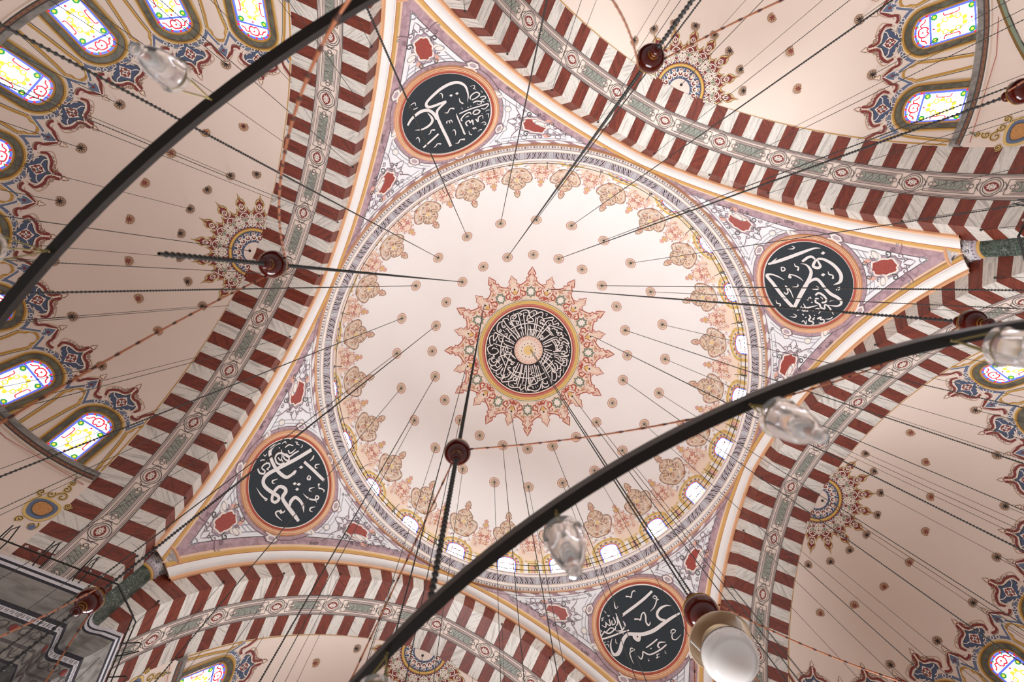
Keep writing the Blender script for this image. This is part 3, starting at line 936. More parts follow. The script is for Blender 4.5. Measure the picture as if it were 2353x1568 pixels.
def pendentive(key):
    a0, where = QUAD[key]
    mb = MB()
    mp = pend_map(a0)
    # rows cut exactly along the border lines
    rhos = [PW, .875, 1.0, 1.012]
    mats = ['peach', 'purple_marble', 'dark_grey']
    r = np.interp(zr, _z, _r)
    dl = []
    for rho in rhos:
        w = np.sqrt((RA + rho) ** 2 - (zr - ZS) ** 2) - EE
        dl.append(np.maximum(pi / 4 - np.arcsin(np.clip(w / r, 0, 1)), 0))
    dl[0] = np.maximum(dl[0], 0)
    cols = [-dl[0], -dl[1], -dl[2]] + [dl[3] * t for t in np.linspace(-1, 1, 15)] + [dl[2], dl[1], dl[0]]
    cm = ['peach', 'purple_marble', 'dark_grey'] + ['pendentive_plaster'] * 14 + ['dark_grey', 'purple_marble', 'peach']
    for c0, c1, mt in zip(cols[:-1], cols[1:], cm):
        th0, th1 = math.radians(a0) + c0, math.radians(a0) + c1
        V = np.r_[np.c_[r * np.cos(th0), r * np.sin(th0), zr], np.c_[r * np.cos(th1), r * np.sin(th1), zr]]
        n = len(zr)
        uv = np.r_[np.c_[r * c0, zr], np.c_[r * c1, zr]]
        mb.add(V, [(i, i + 1, n + i + 1, n + i) for i in range(n - 1)], mt, uv)
    root = mb.build('pendentive', smooth=True)
    tag(root, 'white painted pendentive in the %s corner below the dome' % where, 'pendentive', kind='structure')
    # painted strapwork, cartouches and the purple bands
    d = MB()
    th = np.linspace(-pi / 4, pi / 4, 80)
    for z0, z1, mt, of in ((-.06, -.105, 'peach', .006), (-.105, -.200, 'purple_marble', .005), (-.200, -.208, 'dark_grey', .006)):
        rr0, rr1 = np.interp(z0, _z, _r), np.interp(z1, _z, _r)
        V = np.r_[np.c_[(rr0 - of) * np.cos(th + math.radians(a0)), (rr0 - of) * np.sin(th + math.radians(a0)), np.full(80, z0)],
                  np.c_[(rr1 - of) * np.cos(th + math.radians(a0)), (rr1 - of) * np.sin(th + math.radians(a0)), np.full(80, z1)]]
        d.add(V, [(i, i + 1, 81 + i, 80 + i) for i in range(79)], mt, np.r_[np.c_[th * 6, th * 0], np.c_[th * 6, th * 0 + .1]])
    d.ring(mp, (0, 0), 1.31, 1.42, 'purple_marble', .007, n=80)
    d.ring(mp, (0, 0), 1.42, 1.432, 'dark_grey', .009, n=80)
    for rad in (1.50, 1.59):
        a = np.linspace(0, 2 * pi, 161)
        u, v = rad * np.cos(a), rad * np.sin(a)
        rho, z = rho_of(u, v)
        ok = (rho > 1.07) & (z < -.27) & (v < _s[-1] - .02)
        i = 0
        while i < 160:
            if ok[i]:
                j = i
                while j < 160 and ok[j + 1]:
                    j += 1
                if j - i > 2:
                    d.stroke(mp, np.c_[u[i:j + 1], v[i:j + 1]], .013, 'grey_line', .008)
                i = j + 1
            i += 1
    for k in range(16):
        a = 2 * pi * k / 16 + .2
        u, v = 1.545 * math.cos(a), 1.545 * math.sin(a)
        rho, z = rho_of(np.array([u]), np.array([v]))
        if rho[0] > 1.14 and z[0] < -.32 and min(math.hypot(abs(u) - 2.09, v - .87), math.hypot(u, v + 1.88)) > .66:
            d.disc(mp, (u, v), .10, 'ivory', .010, n=16, ry=.055, rot=a + pi / 2)
            d.ring(mp, (u, v), .075, .09, 'grey_line', .012, n=18)
    # knots where the roundel's band meets the borders
    for a in (0.62, pi - .62, -.85, pi + .85, pi / 2):
        u, v = 1.44 * math.cos(a), 1.44 * math.sin(a)
        if v > 1.37:
            v = 1.36
        for s_, mt, of in ((1.0, 'mauve', .013), (.78, 'ivory', .015), (.5, 'pale_mauve', .017)):
            d.fill(mp, place([(-.2 * s_, 0), (-.1 * s_, .10 * s_), (.1 * s_, .10 * s_), (.2 * s_, 0), (.1 * s_, -.10 * s_), (-.1 * s_, -.10 * s_)], u, v, a + pi / 2), mt, of)
    for side in (-1, 1):
        mr = pend_rho(a0, side)
        for rho, z0, z1 in ((1.085, -3.25, -2.35), (1.19, -3.05, -2.35), (1.085, -1.75, -1.0), (1.19, -1.75, -1.1), (1.085, -.75, -.30), (1.19, -.78, -.34)):
            zz = np.linspace(z0, z1, 24)
            d.stroke(mr, np.c_[np.full(24, rho), zz], .013, 'grey_line', .008)
        for z0 in (-2.75, -1.42, -.62):
            d.disc(mr, (1.10, z0), .055, 'ivory', .011, n=14, ry=.11)
            d.ring(mr, (1.10, z0), .05, .062, 'grey_line', .013, n=16)
        # almond on the border
        for s_, mt, of in ((1.0, 'mauve', .011), (.82, 'ivory', .013), (.45, 'rose', .015)):
            d.fill(mr, [(1.03 + .17 * s_ - .02, -2.06), (1.06, -2.06 + .17 * s_), (1.03 - .05 * s_, -2.06), (1.06, -2.06 - .17 * s_)], mt, of, smooth=4)
        for pts in (((1.18, -2.35), (1.28, -2.28), (1.30, -2.06), (1.28, -1.84), (1.18, -1.75)),):
            d.stroke(mr, pts, .013, 'grey_line', .008, smooth=5)
        # strap under the cornice
        uu = np.linspace(1.15, 3.55, 40)
        for v in (_s[-1] - .26, _s[-1] - .36):
            rho, z = rho_of(uu, np.full(40, v))
            ok = rho > 1.1
            d.stroke(mp, np.c_[side * uu[ok], np.full(ok.sum(), v)], .013, 'grey_line', .008)
        for u in (1.75, 2.65, 3.2):
            d.ring(mp, (side * u, _s[-1] - .31), .06, .078, 'mauve' if u == 2.65 else 'grey_line', .012, n=18)
        cartouche(d, mp, side * 2.09, .87, -side * 1.25, 1.0, 1.05)
        # small leaves in the narrow gaps
        for u, v in ((1.32, -1.02), (1.72, .55), (1.02, 1.20), (1.62, -.30)):
            for j in range(3):
                d.stroke(mp, spiral(side * (u + .05 * j), v + .07 * j, .045, 1.1, j * 2.1), .012, 'dark_grey', .010)
        d.ring(mp, (side * 1.30, -1.22), .065, .085, 'grey_line', .010, n=18)
    cartouche(d, mp, 0, -1.88, 0, .92, 1.02)
    d.ring(mp, (0, -2.72), .055, .08, 'grey_line', .010, n=18)
    d.build('painted_strapwork', root)

    # the calligraphy roundel
    c0 = pend_map(a0)(np.array([[0.0, 0.0]]))[0]
    R = empty('calligraphy_roundel', tuple(c0))
    texts = {'SE': 'bottom right round black panel with white Arabic calligraphy, part hidden by the red globe',
             'SW': 'lower left oval black panel with white Arabic calligraphy and three-dot cluster',
             'NW': 'upper left round black panel with white Arabic calligraphy crossed by one chain',
             'NE': 'right-hand black panel with white Arabic calligraphy crossed by three thin chains'}
    tag(R, texts[key], 'calligraphy panel', 'calligraphy roundels on the pendentives')
    inv = Matrix.Translation(R.location).inverted()
    fr = MB()
    rings = [(1.115, .012), (1.135, .035), (1.14, .035), (1.20, .022), (1.205, .04), (1.235, .055), (1.24, .045), (1.27, .06), (1.275, .05), (1.31, .045), (1.33, .008)]
    rm = ['ivory', 'ivory', 'brick', 'deep_orange', 'orange', 'deep_orange', 'peach', 'deep_orange', 'orange', 'orange']
    a = np.linspace(0, 2 * pi, 97)
    for (r0, o0), (r1, o1), mt in zip(rings[:-1], rings[1:], rm):
        V = np.r_[mp(np.c_[r0 * np.cos(a), r0 * np.sin(a)], o0), mp(np.c_[r1 * np.cos(a), r1 * np.sin(a)], o1)]
        fr.add(V, [(i, i + 1, 98 + i, 97 + i) for i in range(96)], mt)
    f = fr.build('frame', R)
    fd = MB()
    rr_ = np.linspace(0.001, 1.118, 9)
    fd.grid(lambda q: mp(np.c_[q[:, 1] * np.cos(q[:, 0]), q[:, 1] * np.sin(q[:, 0])], .012), np.linspace(0, 2 * pi, 65)[:-1], rr_, 'roundel_field', close=True)
    g = fd.build('black_field', R)
    le = MB()
    strokes, dots = CALLIG[key]
    for i, s_ in enumerate(strokes):
        q = np.array(s_, float).reshape(-1, 3) / 1000
        le.stroke(mp, q[:, :2], q[:, 2] * .93, 'lettering_white', .017 + .0006 * (i % 7), smooth=6)
    for s_ in dots:
        le.fill(mp, np.array(s_, float).reshape(-1, 2) / 1000, 'lettering_white', .022)
    h = le.build('lettering', R)
    for o in (f, g, h):
        o.matrix_parent_inverse = inv


for key in ('NW', 'NE', 'SW', 'SE'):
    pendentive(key)

# ================================================================== the central medallion
MD = empty('calligraphy_medallion', tuple(dome_plane(np.array([[0.0, 0.0]]))[0]))
tag(MD, 'central round black medallion of radiating white calligraphy with gold rim at dome crown', 'medallion')
inv = Matrix.Translation(MD.location).inverted()
mm = MB()
for r0, r1, mt, of in ((1.655, 1.69, 'ivory', .020), (1.69, 1.75, 'brick', .022), (1.75, 1.80, 'pale_red', .024), (1.80, 1.815, 'brick', .022), (1.815, 1.90, 'yellow_ornament', .026), (1.90, 1.915, 'ochre', .022), (1.915, 1.95, 'pale_gold', .022), (1.95, 1.975, 'sage', .020), (1.975, 2.0, 'ivory', .014)):
    mm.ring(dome_plane, (0, 0), r0, r1, mt, of, n=96)
m1 = mm.build('rim', MD)
mf = MB()
mf.grid(lambda q: dome_plane(np.c_[q[:, 1] * np.cos(q[:, 0]), q[:, 1] * np.sin(q[:, 0])], .012), np.linspace(0, 2 * pi, 73)[:-1], np.linspace(.001, 1.66, 12), 'medallion_field', close=True)
m2 = mf.build('black_field', MD)
ml_ = MB()
mr_ = np.random.RandomState(11)


def polar(pts):
    P = np.asarray(pts, float)
    return np.c_[P[:, 1] * np.cos(np.radians(P[:, 0])), P[:, 1] * np.sin(np.radians(P[:, 0]))]


ARAB = [[[-932,-1187,-858,-1307,-728,-1398,-626,-1366,-548,-1268,-461,-1197],[-928,-1156,-821,-1181,-868,-1095],[-793,-1259,-686,-1076,-499,-787,-381,-578,-314,-477],[-1171,-909,-1124,-994,-1037,-1087,-973,-1136,-891,-1052,-710,-825,-531,-599,-394,-442],[-1118,-888,-1011,-890,-977,-1003,-1034,-1033,-1087,-890],[-1171,-909,-1103,-785,-955,-675,-747,-505,-514,-324],[-1411,-676,-1345,-769,-1250,-799,-1167,-758],[-1387,-600,-1366,-673,-1209,-567,-963,-455,-708,-370,-542,-291],[-1388,-578,-1338,-469,-1250,-419,-1203,-482,-1283,-492],[-1404,-614,-1489,-513,-1495,-360,-1437,-233,-1340,-187,-1274,-258,-1326,-301,-1356,-223],[-1340,-187,-1127,-148,-932,-101,-754,-91],[-1151,-678,-1078,-731,-1034,-706,-1090,-639,-978,-654,-976,-579],[-1012,-846,-1068,-779,-923,-841,-825,-862,-796,-799,-837,-748,-889,-813],[-1507,-74,-1442,-123,-1336,-81,-1342,50,-1394,201,-1475,20,-1493,-69],[-1478,-108,-1326,-107,-1147,-96],[-1493,27,-1568,80,-1573,189,-1457,377,-1338,349],[-1362,295,-1173,280,-985,265,-617,216],[-1283,-60,-1218,84,-1112,126,-1011,62],[-1107,-199,-1024,-256,-1001,-158,-1102,-93,-1073,67,-1047,270,-984,437],[-1144,-378,-1106,-437,-958,-349,-843,-334],[-900,-222,-844,-290,-686,-228,-573,-169],[-981,-447,-887,-574,-748,-743,-589,-867,-369,-998],[-819,-42,-902,-178,-880,-274],[-746,-73,-605,-47],[-990,10,-802,-6,-599,15],[-536,-1033,-586,-1186,-549,-1246,-461,-1197],[-572,-1017,-394,-1052],[-700,-590,-617,-692,-519,-713],[-433,-903,-350,-722,-269,-497],[-345,-899,-260,-762,-179,-537],[-729,-512,-575,-363],[-1445,649,-1502,545,-1451,438,-1367,382],[-1321,534,-1290,457,-1146,440],[-568,-539,-424,-364],[-642,-464,-488,-314],[-716,-388,-544,-247],[-1005,123,-881,157,-568,131],[-829,371,-839,203,-720,325],[-936,374,-920,216],[-721,-1400,-637,-1405,-567,-1348],[-559,-1330,-503,-1442,-409,-1518,-335,-1474,-310,-1397],[-556,-1046,-428,-1234,-300,-1424,-188,-1552,-96,-1539,-62,-1421],[-550,-1312,-490,-1229,-332,-1167,-316,-1087,-487,-989],[-276,-1302,-218,-1109,-154,-875,-101,-572],[-151,-1381,-197,-1294,-106,-1006,-76,-801,-57,-570],[-160,-1355,-63,-1377,50,-1318,98,-1263,-21,-1286,-83,-1236],[16,-1347,176,-1464,309,-1548,370,-1510,338,-1440],[218,-1374,173,-1286,142,-1074,119,-845,75,-563],[218,-1374,325,-1423,420,-1356,445,-1302,543,-1370,597,-1439,640,-1393,630,-1322],[358,-1305,311,-1174,244,-946,186,-744,145,-551],[266,-1131,396,-1224,576,-1252,760,-1272,878,-1250],[-94,-1165,-23,-1197,-15,-1135,65,-1193,73,-1131,171,-1198,232,-1159],[335,-1075,415,-1090,354,-1128,335,-1075,474,-1007,647,-912],[468,-1114,540,-1191,600,-1154,679,-1168,703,-1070,792,-1111,772,-1014,860,-1010],[827,-1127,880,-1152,905,-1098,852,-1073,983,-1069,973,-998],[884,-912,964,-971,1156,-974,1276,-899,1258,-846,1119,-868,1056,-817,1063,-754,1160,-778],[892,-894,952,-856,997,-899],[1301,-844,1412,-721],[-474,-962,-300,-1006,-221,-1020,-97,-1032,79,-1024,202,-992],[-370,-735,-218,-781,-49,-835,109,-819],[237,-1008,403,-975,594,-887],[-1,-965,76,-891,130,-960,167,-1020],[202,-664,256,-732,307,-668,244,-618,166,-648],[313,-562,396,-709,516,-917],[242,-529,325,-676],[380,-461,499,-625,636,-797,770,-925],[422,-415,605,-629,759,-810,942,-785,993,-721],[625,-726,849,-611,975,-429],[705,-785,937,-608,1011,-445],[465,-369,617,-460,735,-580],[853,-744,958,-749,964,-642,858,-593],[-210,-763,-137,-556],[-138,-795,-75,-562],[-23,-825,13,-557],[-255,-721,-190,-532],[-345,-681,-244,-508],[126,-782,93,-571],[1016,-623,1088,-700,1147,-618,1076,-585,1038,-480],[1220,-740,1299,-755,1313,-630],[-1491,569,-1416,666,-1284,719,-1173,673],[-1181,804,-1123,737,-1176,717,-1079,591,-1056,496,-1151,428],[-1216,797,-1165,840,-1077,793],[-1039,979,-1153,942,-1168,884,-1249,896,-1255,983,-1144,1087,-981,1062,-944,897,-1028,805],[-1033,966,-989,895,-889,874,-889,725],[-978,1018,-858,1096,-800,1029,-711,885],[-1029,1103,-1102,1133,-1062,1202,-866,1227,-761,1119,-698,965],[-822,1229,-809,1309,-712,1332,-680,1255],[-796,1389,-629,1425,-500,1371,-463,1206],[-643,1240,-653,1116,-619,995],[-643,1240,-523,1317,-556,990,-590,470],[-487,1301,-379,1299,-301,1180,-295,1092,-366,1080],[-416,1314,-495,1433,-457,1523,-328,1468,-124,1339,14,1258,1,1179,-79,1192,-85,1280,30,1294],[-218,1422,-164,1548,-23,1573,141,1502,269,1447,266,1342],[-286,1365,-217,1272,-194,1028,-170,589],[-220,1316,-116,1058,-92,620],[-12,1398,87,1376,53,1199,50,944,-19,588],[162,1451,139,1247,102,964,25,590],[251,1306,284,1483,372,1488,432,1376],[295,1308,227,952,131,587],[167,571,349,985,500,1432,627,1377],[240,539,421,953,541,1179,621,1165],[649,1228,580,1269,557,1365,624,1421,689,1371],[-481,915,-363,887,-457,969,-345,1028,-100,1094,194,1074,513,966],[-197,773,-264,866,-181,958,50,944,211,916],[-960,712,-923,846,-795,941],[-960,712,-809,563,-570,418,-342,492],[-1004,367,-943,555,-714,779,-528,957],[-913,329,-780,529,-555,648,-422,655],[-751,645,-778,486,-683,359],[-551,903,-571,612,-598,259],[-565,673,-490,599,-414,673,-367,632,-419,761,-338,747,-333,660],[-826,378,-675,377,-541,385],[-509,457,-316,502],[-949,344,-914,522],[695,1218,593,1231,548,1326,615,1382,739,1370,860,1349,967,1248,1000,1126,963,992],[713,1210,770,1292],[246,536,459,1022,584,1160,718,1122,821,1012,766,886],[514,998,605,1108,622,950,650,916,819,1056],[968,904,1095,1147],[998,826,1007,994,1144,1061,1254,968,1259,880],[960,886,1089,935,1189,869,1139,805],[1348,839,1255,580,1168,382,1267,315],[1339,671,1418,656,1416,506,1334,370,1267,315],[1166,620,1283,740,1348,839],[1428,435,1506,465,1509,376,1445,232,1500,163],[1338,282,1308,166,1216,56,1102,43],[1334,175,1423,134,1373,70,1445,-7],[1428,1,1560,-39,1547,-163,1472,-281,1349,-267,1356,-205,1461,-211],[1248,-111,1398,-159,1411,-35,1324,-38],[1098,-63,1280,-39,1384,0],[1190,-477,1270,-537,1338,-481,1284,-412,1206,-441,1336,-392,1468,-432,1479,-503],[1179,-406,1257,-377],[1300,-660,1376,-586,1374,-498],[389,1010,580,904,747,744,905,566],[816,950,964,798,1076,661],[905,566,977,339,1047,112],[955,-237,1210,-290,1467,-388],[930,-291,1142,-346],[1005,-173,1172,-185,1204,-113],[1191,-237,1278,-234,1249,-156],[888,-337,1164,-487],[326,523,489,794],[372,481,579,755],[428,413,766,886],[498,425,864,864],[570,393,928,814],[552,206,1076,661],[598,164,1166,620],[575,66,904,177,1267,315],[588,-48,979,56,1320,290],[566,-146,950,-104],[551,-227,937,-229],[527,-281,836,-357],[714,328,812,67,877,-267],[839,466,966,170,1026,-31],[637,-179,637,60,602,270],[734,-201,752,29,725,258],[417,826,479,820,494,707],[1058,280,1299,387,1144,328,1227,225],[1040,483,1108,344],[945,-495,1103,-480,1131,-559],[935,-424,1093,-454]],[[-1320,-856,-1269,-932,-1253,-852],[-1148,-1093,-1109,-1077],[-1012,-1218,-968,-1171],[-1404,-376,-1361,-329],[-1601,-186,-1520,-176],[-1593,-49,-1554,-34],[-1558,418,-1504,417],[-738,-955,-698,-961,-732,-990],[-487,-1362,-406,-1420,-412,-1340],[-618,-1457,-583,-1429],[-312,-1540,-281,-1498],[-7,-1557,77,-1585,58,-1487],[422,-1446,478,-1439,501,-1505],[683,-1346,766,-1352,857,-1340],[968,-1194,1107,-1127],[-1413,772,-1393,742,-1367,753],[-1344,829,-1278,780],[-578,1467,-533,1470],[-270,1529,-228,1575],[-125,1488,34,1506,-44,1475],[307,1335,419,1296],[190,1567,238,1578],[567,1488,600,1515],[-504,861,-431,830],[-393,1368,-359,1396],[1505,30,1537,102,1584,255],[1483,-352,1575,-243],[796,1152,871,1226],[1362,336,1424,329],[1167,187,1220,162]],[[-730,-1287],[-676,-1310],[-1208,-318],[-1139,-294],[-846,-484],[-784,-467],[-1169,-1],[-1280,164],[-1265,222],[-1204,357],[-688,-1174],[1315,-884],[138,-897],[176,-860],[-224,-1260],[553,-388],[608,-434],[270,-1287],[805,-897],[-902,1305],[359,1557],[440,1544],[-659,756],[-371,1167],[-525,421],[-306,648],[-44,1123],[187,713],[217,807],[340,645],[372,717],[-899,729],[-866,779],[-626,1105],[308,1163],[1443,-651],[1472,-588],[1459,-144],[549,832],[612,804],[794,852],[850,806],[583,1010],[1122,619],[890,1121]]]
for i_, s_ in enumerate(ARAB[0]):
    q = np.array(s_, float).reshape(-1, 2) / 1000
    w_ = np.full(len(q), .040)
    w_[0] = w_[-1] = .030
    ml_.stroke(dome_plane, q, w_, 'lettering_white', .016 + .0005 * (i_ % 9), smooth=5)
for s_ in ARAB[1]:
    q = np.array(s_, float).reshape(-1, 2) / 1000
    w_ = np.full(len(q), .024)
    w_[0] = .010
    ml_.stroke(dome_plane, q, w_, 'lettering_white', .021, smooth=5)
for q in ARAB[2]:
    ml_.disc(dome_plane, np.array(q) / 1000, .027, 'lettering_white', .022, n=4)
m3 = ml_.build('lettering', MD)
mc = MB()
mc.disc(dome_plane, (0, 0), .55, 'pale_peach', .014, n=48)
mc.disc(dome_plane, (0, 0), .20, 'pale_gold', .019, n=24)
for k in range(24):
    c = polar([(15 * k, .47)])[0]
    mc.ring(dome_plane, c, .05, .075, 'rose', .020, n=12)
    c = polar([(15 * k + 7.5, .36)])[0]
    mc.disc(dome_plane, c, .05, 'pale_gold' if k % 2 else 'rose', .018, n=8)
    mc.stroke(dome_plane, polar([(15 * k, .20), (15 * k + 12, .34), (15 * k, .46)]), .016, 'ivory', .021, smooth=3)
    mc.stroke(dome_plane, polar([(15 * k, .20), (15 * k - 12, .34), (15 * k, .46)]), .016, 'ivory', .021, smooth=3)
for k in range(12):
    mc.disc(dome_plane, polar([(30 * k, .27)])[0], .024, 'dark_brown', .021, n=6)
m4 = mc.build('central_star', MD)
for o in (m1, m2, m3, m4):
    o.matrix_parent_inverse = inv

# ================================================================== the four big arches
PERIOD = 4.70
MEDS = 11.75


def block_uv(q, rng):
    ang = rng.choice((0, 0, 0, .25, -.25, .9, -.8))
    c, s = math.cos(ang), math.sin(ang)
    x, y = q[:, 0], q[:, 1] * .1255
    return np.c_[x * c - y * s, x * s + y * c] + rng.uniform(0, 40, 2)


def big_arch(k):
    rng = np.random.RandomState({'E': 1, 'S': 2, 'W': 3, 'N': 4}[k])
    mb = MB()
    sm, fm = soffit_map(k), face_map(k)
    edges = []
    for i in range(-18, 19):
        lo, hi = PERIOD * i - 1.18, PERIOD * i + 1.18
        edges.append((max(lo, -APEX), min(hi, APEX), 'red_marble'))
        edges.append((max(hi, -APEX), min(hi + PERIOD - 2.36, APEX), 'white_marble'))
    for lo, hi, mt in edges:
        if hi - lo < .05:
            continue
        if lo < 0 < hi:
            als = np.array([lo, lo / 2, 0, hi / 2, hi])
        else:
            als = np.linspace(lo, hi, 4)
        st = rng.get_state()
        u = rng.uniform(0, 1)
        r0 = np.random.RandomState(rng.randint(1 << 30))
        mb.grid(sm, [0, .3, .555], als, mt, lambda q: block_uv(q, r0))
        mb.grid(sm, [1.095, 1.4, DD], als, mt, lambda q: block_uv(q, r0))
        mb.grid(lambda q: fm(q, 0.0), [0, .26, .52], als, mt, lambda q: block_uv(q, r0))
        if abs(lo) > 35:                 # down beside the corner columns the stones run on to the corner
            d_, p_ = frame_of(k)

            def corner(q):
                P = fm(q, 0.0)
                w = np.clip(P @ np.array([p_[0], p_[1], 0]), -AC, AC)
                return from_local(k, np.full(len(P), AC), w, P[:, 2])
            mb.grid(corner, [.52, .66, .80, .95], als, mt, lambda q: block_uv(q, r0))
    n = 120
    als = np.r_[np.linspace(-APEX, 0, n), np.linspace(0, APEX, n)[1:]]
    mb.grid(sm, [.555, .83, 1.095], als, 'half_dome_plaster')
    # the wall above the arch crown, behind the pendentive
    root = mb.build('arch')
    tag(root, 'red and white striped pointed arch in front of the %s half dome' % SIDE[k], 'arch', kind='structure')
    # cove and gilded mouldings round the front of the arch
    mo = MB()
    prof = [(.50, 0), (.50, .045), (.53, .055), (.535, .045), (.57, .05), (.575, .06), (.585, .11), (.61, .155), (.65, .19), (.695, .205), (.70, .215), (.705, .225), (.73, .235), (.77, .262), (.80, .262), (.815, .245), (.82, .25), (PW + .012, PA + .003)]
    pm = ['orange', 'orange', 'peach', 'orange', 'peach', 'cove_white', 'cove_white', 'cove_white', 'cove_white', 'cove_white', 'brick', 'gold', 'gold', 'yellow_ornament', 'gold', 'brick', 'peach']
    ends = []
    for (p0, d0), (p1, d1), mt in zip(prof[:-1], prof[1:], pm):
        rows = []
        for p_, d_ in ((p0, d0), (p1, d1)):
            R = RA + p_
            zmin = -4.47 if p_ < .62 else -4.47 + (p_ - .62) * .55
            # mitre: the moulding of the next arch starts where w reaches its plane
            wm = AC - d_
            zz = ZS + math.sqrt(max(R * R - (wm + EE) ** 2, .0))
            zmin = max(zmin, zz)
            amax = math.degrees(math.acos(EE / R))
            al = (amax - math.degrees(math.asin((zmin - ZS) / R))) / amax * APEX
            aa = np.r_[np.linspace(-al, 0, 90), np.linspace(0, al, 90)[1:]]
            rows.append(fm(np.c_[np.full(179, p_), aa], d_))
        ends += [(rows[0][0], rows[0][-1]), (rows[1][0], rows[1][-1])]
        V = np.r_[rows[0], rows[1]]
        mo.add(V, [(i, i + 1, 180 + i, 179 + i) for i in range(178)], mt)
    for e in (0, -1):                    # closed ends above the corner columns
        mo.add(np.array(ends)[:, e], [(0, i, i + 1) for i in range(1, len(ends) - 1)], 'peach')
    tag(mo.build('arch_moulding', root, smooth=False))
    # painted band along the middle of the underside
    pb = MB()
    K = math.radians(1) * RA

    def bm(q, off=0.0):
        return sm(np.c_[.825 + q[:, 0], q[:, 1] / K], off)
    yl = np.r_[np.linspace(-APEX, 0, 150), np.linspace(0, APEX, 150)[1:]] * K
    for x, w, mt in ((-.262, .018, 'dark_grey'), (-.232, .010, 'charcoal'), (-.205, .012, 'mauve'), (.205, .012, 'mauve'), (.232, .010, 'charcoal'), (.262, .018, 'dark_grey')):
        pb.stroke(bm, np.c_[np.full(299, x), yl], w, mt, .006)

    def seg(x0, y0, x1, y1, w, mt, of):
        m_ = max(2, int(abs(y1 - y0) / .08) + 2)
        pb.stroke(bm, np.c_[np.linspace(x0, x1, m_), np.linspace(y0, y1, m_)], w, mt, of)
    P_ = MEDS * K
    for i in range(-7, 8):
        c = i * P_
        if abs(c) > APEX * K + .1:
            continue
        # medallion
        pb.ring(bm, (0, c), .185, .200, 'dark_grey', .007, n=32)
        pb.ring(bm, (0, c), .145, .157, 'dark_grey', .007, n=32)
        alm = sym([(0, c - .135), (.075, c - .07), (.098, c), (.075, c + .07), (0, c + .135)])
        alm = place([(x, y - c) for x, y in alm], 0, c, 0)
        pb.fill(bm, alm, 'maroon', .009, smooth=3)
        a = np.linspace(0, 2 * pi, 33)[:-1]
        fl = np.c_[.058 * (1 + .2 * np.cos(8 * a)) * np.cos(a), c + .085 * (1 + .2 * np.cos(8 * a)) * np.sin(a)]
        pb.fill(bm, fl, 'cream', .011)
        pb.ring(bm, (0, c), .026, .034, 'dark_grey', .013, n=12)
        for q in range(8):
            pb.disc(bm, (.045 * math.cos(q * pi / 4), c + .062 * math.sin(q * pi / 4)), .008, 'mauve', .013, n=6)
        for sg in (-1, 1):
            pb.stroke(bm, [(sg * .10, c - .19), (sg * .05, c - .235), (-sg * .05, c - .28)], .012, 'dark_grey', .008, smooth=3)
            pb.stroke(bm, [(sg * .10, c + .19), (sg * .05, c + .235), (-sg * .05, c + .28)], .012, 'dark_grey', .008, smooth=3)
        # framed green panel up to the next medallion
        y0, y1 = c + .255, c + P_ - .255
        if y1 > APEX * K or y0 < -APEX * K:
            continue
        for sg in (-1, 1):
            seg(sg * .155, y0, sg * .155, y1, .012, 'dark_grey', .007)
            seg(sg * .125, y0 + .10, sg * .125, y1 - .10, .010, 'mauve', .007)
        for y in (y0, y1):
            pb.stroke(bm, [(-.155, y), (.155, y)], .012, 'dark_grey', .007)
        p0, p1 = y0 + .14, y1 - .14
        ys = np.linspace(p0, p1, 9)
        out = [(-.098, p0 - .03)] + [(-.098, y) for y in ys[1:-1]] + [(-.098, p1 + .03), (0, p1 - .09), (.098, p1 + .03)] + [(.098, y) for y in ys[1:-1][::-1]] + [(.098, p0 - .03), (0, p0 + .09)]
        pb.fill(bm, out, 'green_panel', .009)
        pb.stroke(bm, out, .009, 'dark_grey', .011, closed=True)
        for e, sg in ((p0 - .035, 1), (p1 + .035, -1)):
            pb.ring(bm, (0, e), .036, .048, 'dark_grey', .011, n=16)
            for t in (-1, 1):
                pb.stroke(bm, spiral(t * .045, e + sg * .035, .035, 1.0, 1.0), .010, 'dark_grey', .012)
        for j in range(7):
            yy = p0 + .12 + (p1 - p0 - .24) * j / 6
            pb.stroke(bm, [(-.09, yy - .05), (0.0, yy), (.09, yy + (.06 if j % 2 else -.04))], .010, 'dark_grey', .0105)
    pb.build('painted_band', root)
    return root


for k in 'ESWN':
    big_arch(k)

# ================================================================== half domes
def hpol(pol):
    return RA * np.cos(np.radians(90 - np.asarray(pol, float))) - EE


def to_m(pts, pol0=47.0):
    """(azimuth deg, polar deg) -> metres, y towards the crown"""
    return [(a * math.pi / 180 * float(hpol(p)), math.radians(pol0 - p) * RA) for a, p in pts]


def semi_m(k, az0, pol0=47.0):
    g = semi_map(k)

    def f(q, off=0.0):
        pol = pol0 - np.degrees(q[:, 1] / RA)
        return g(np.c_[az0 + np.degrees(q[:, 0] / hpol(pol)), pol], off)
    return f


LOWER_TOP = 57.2


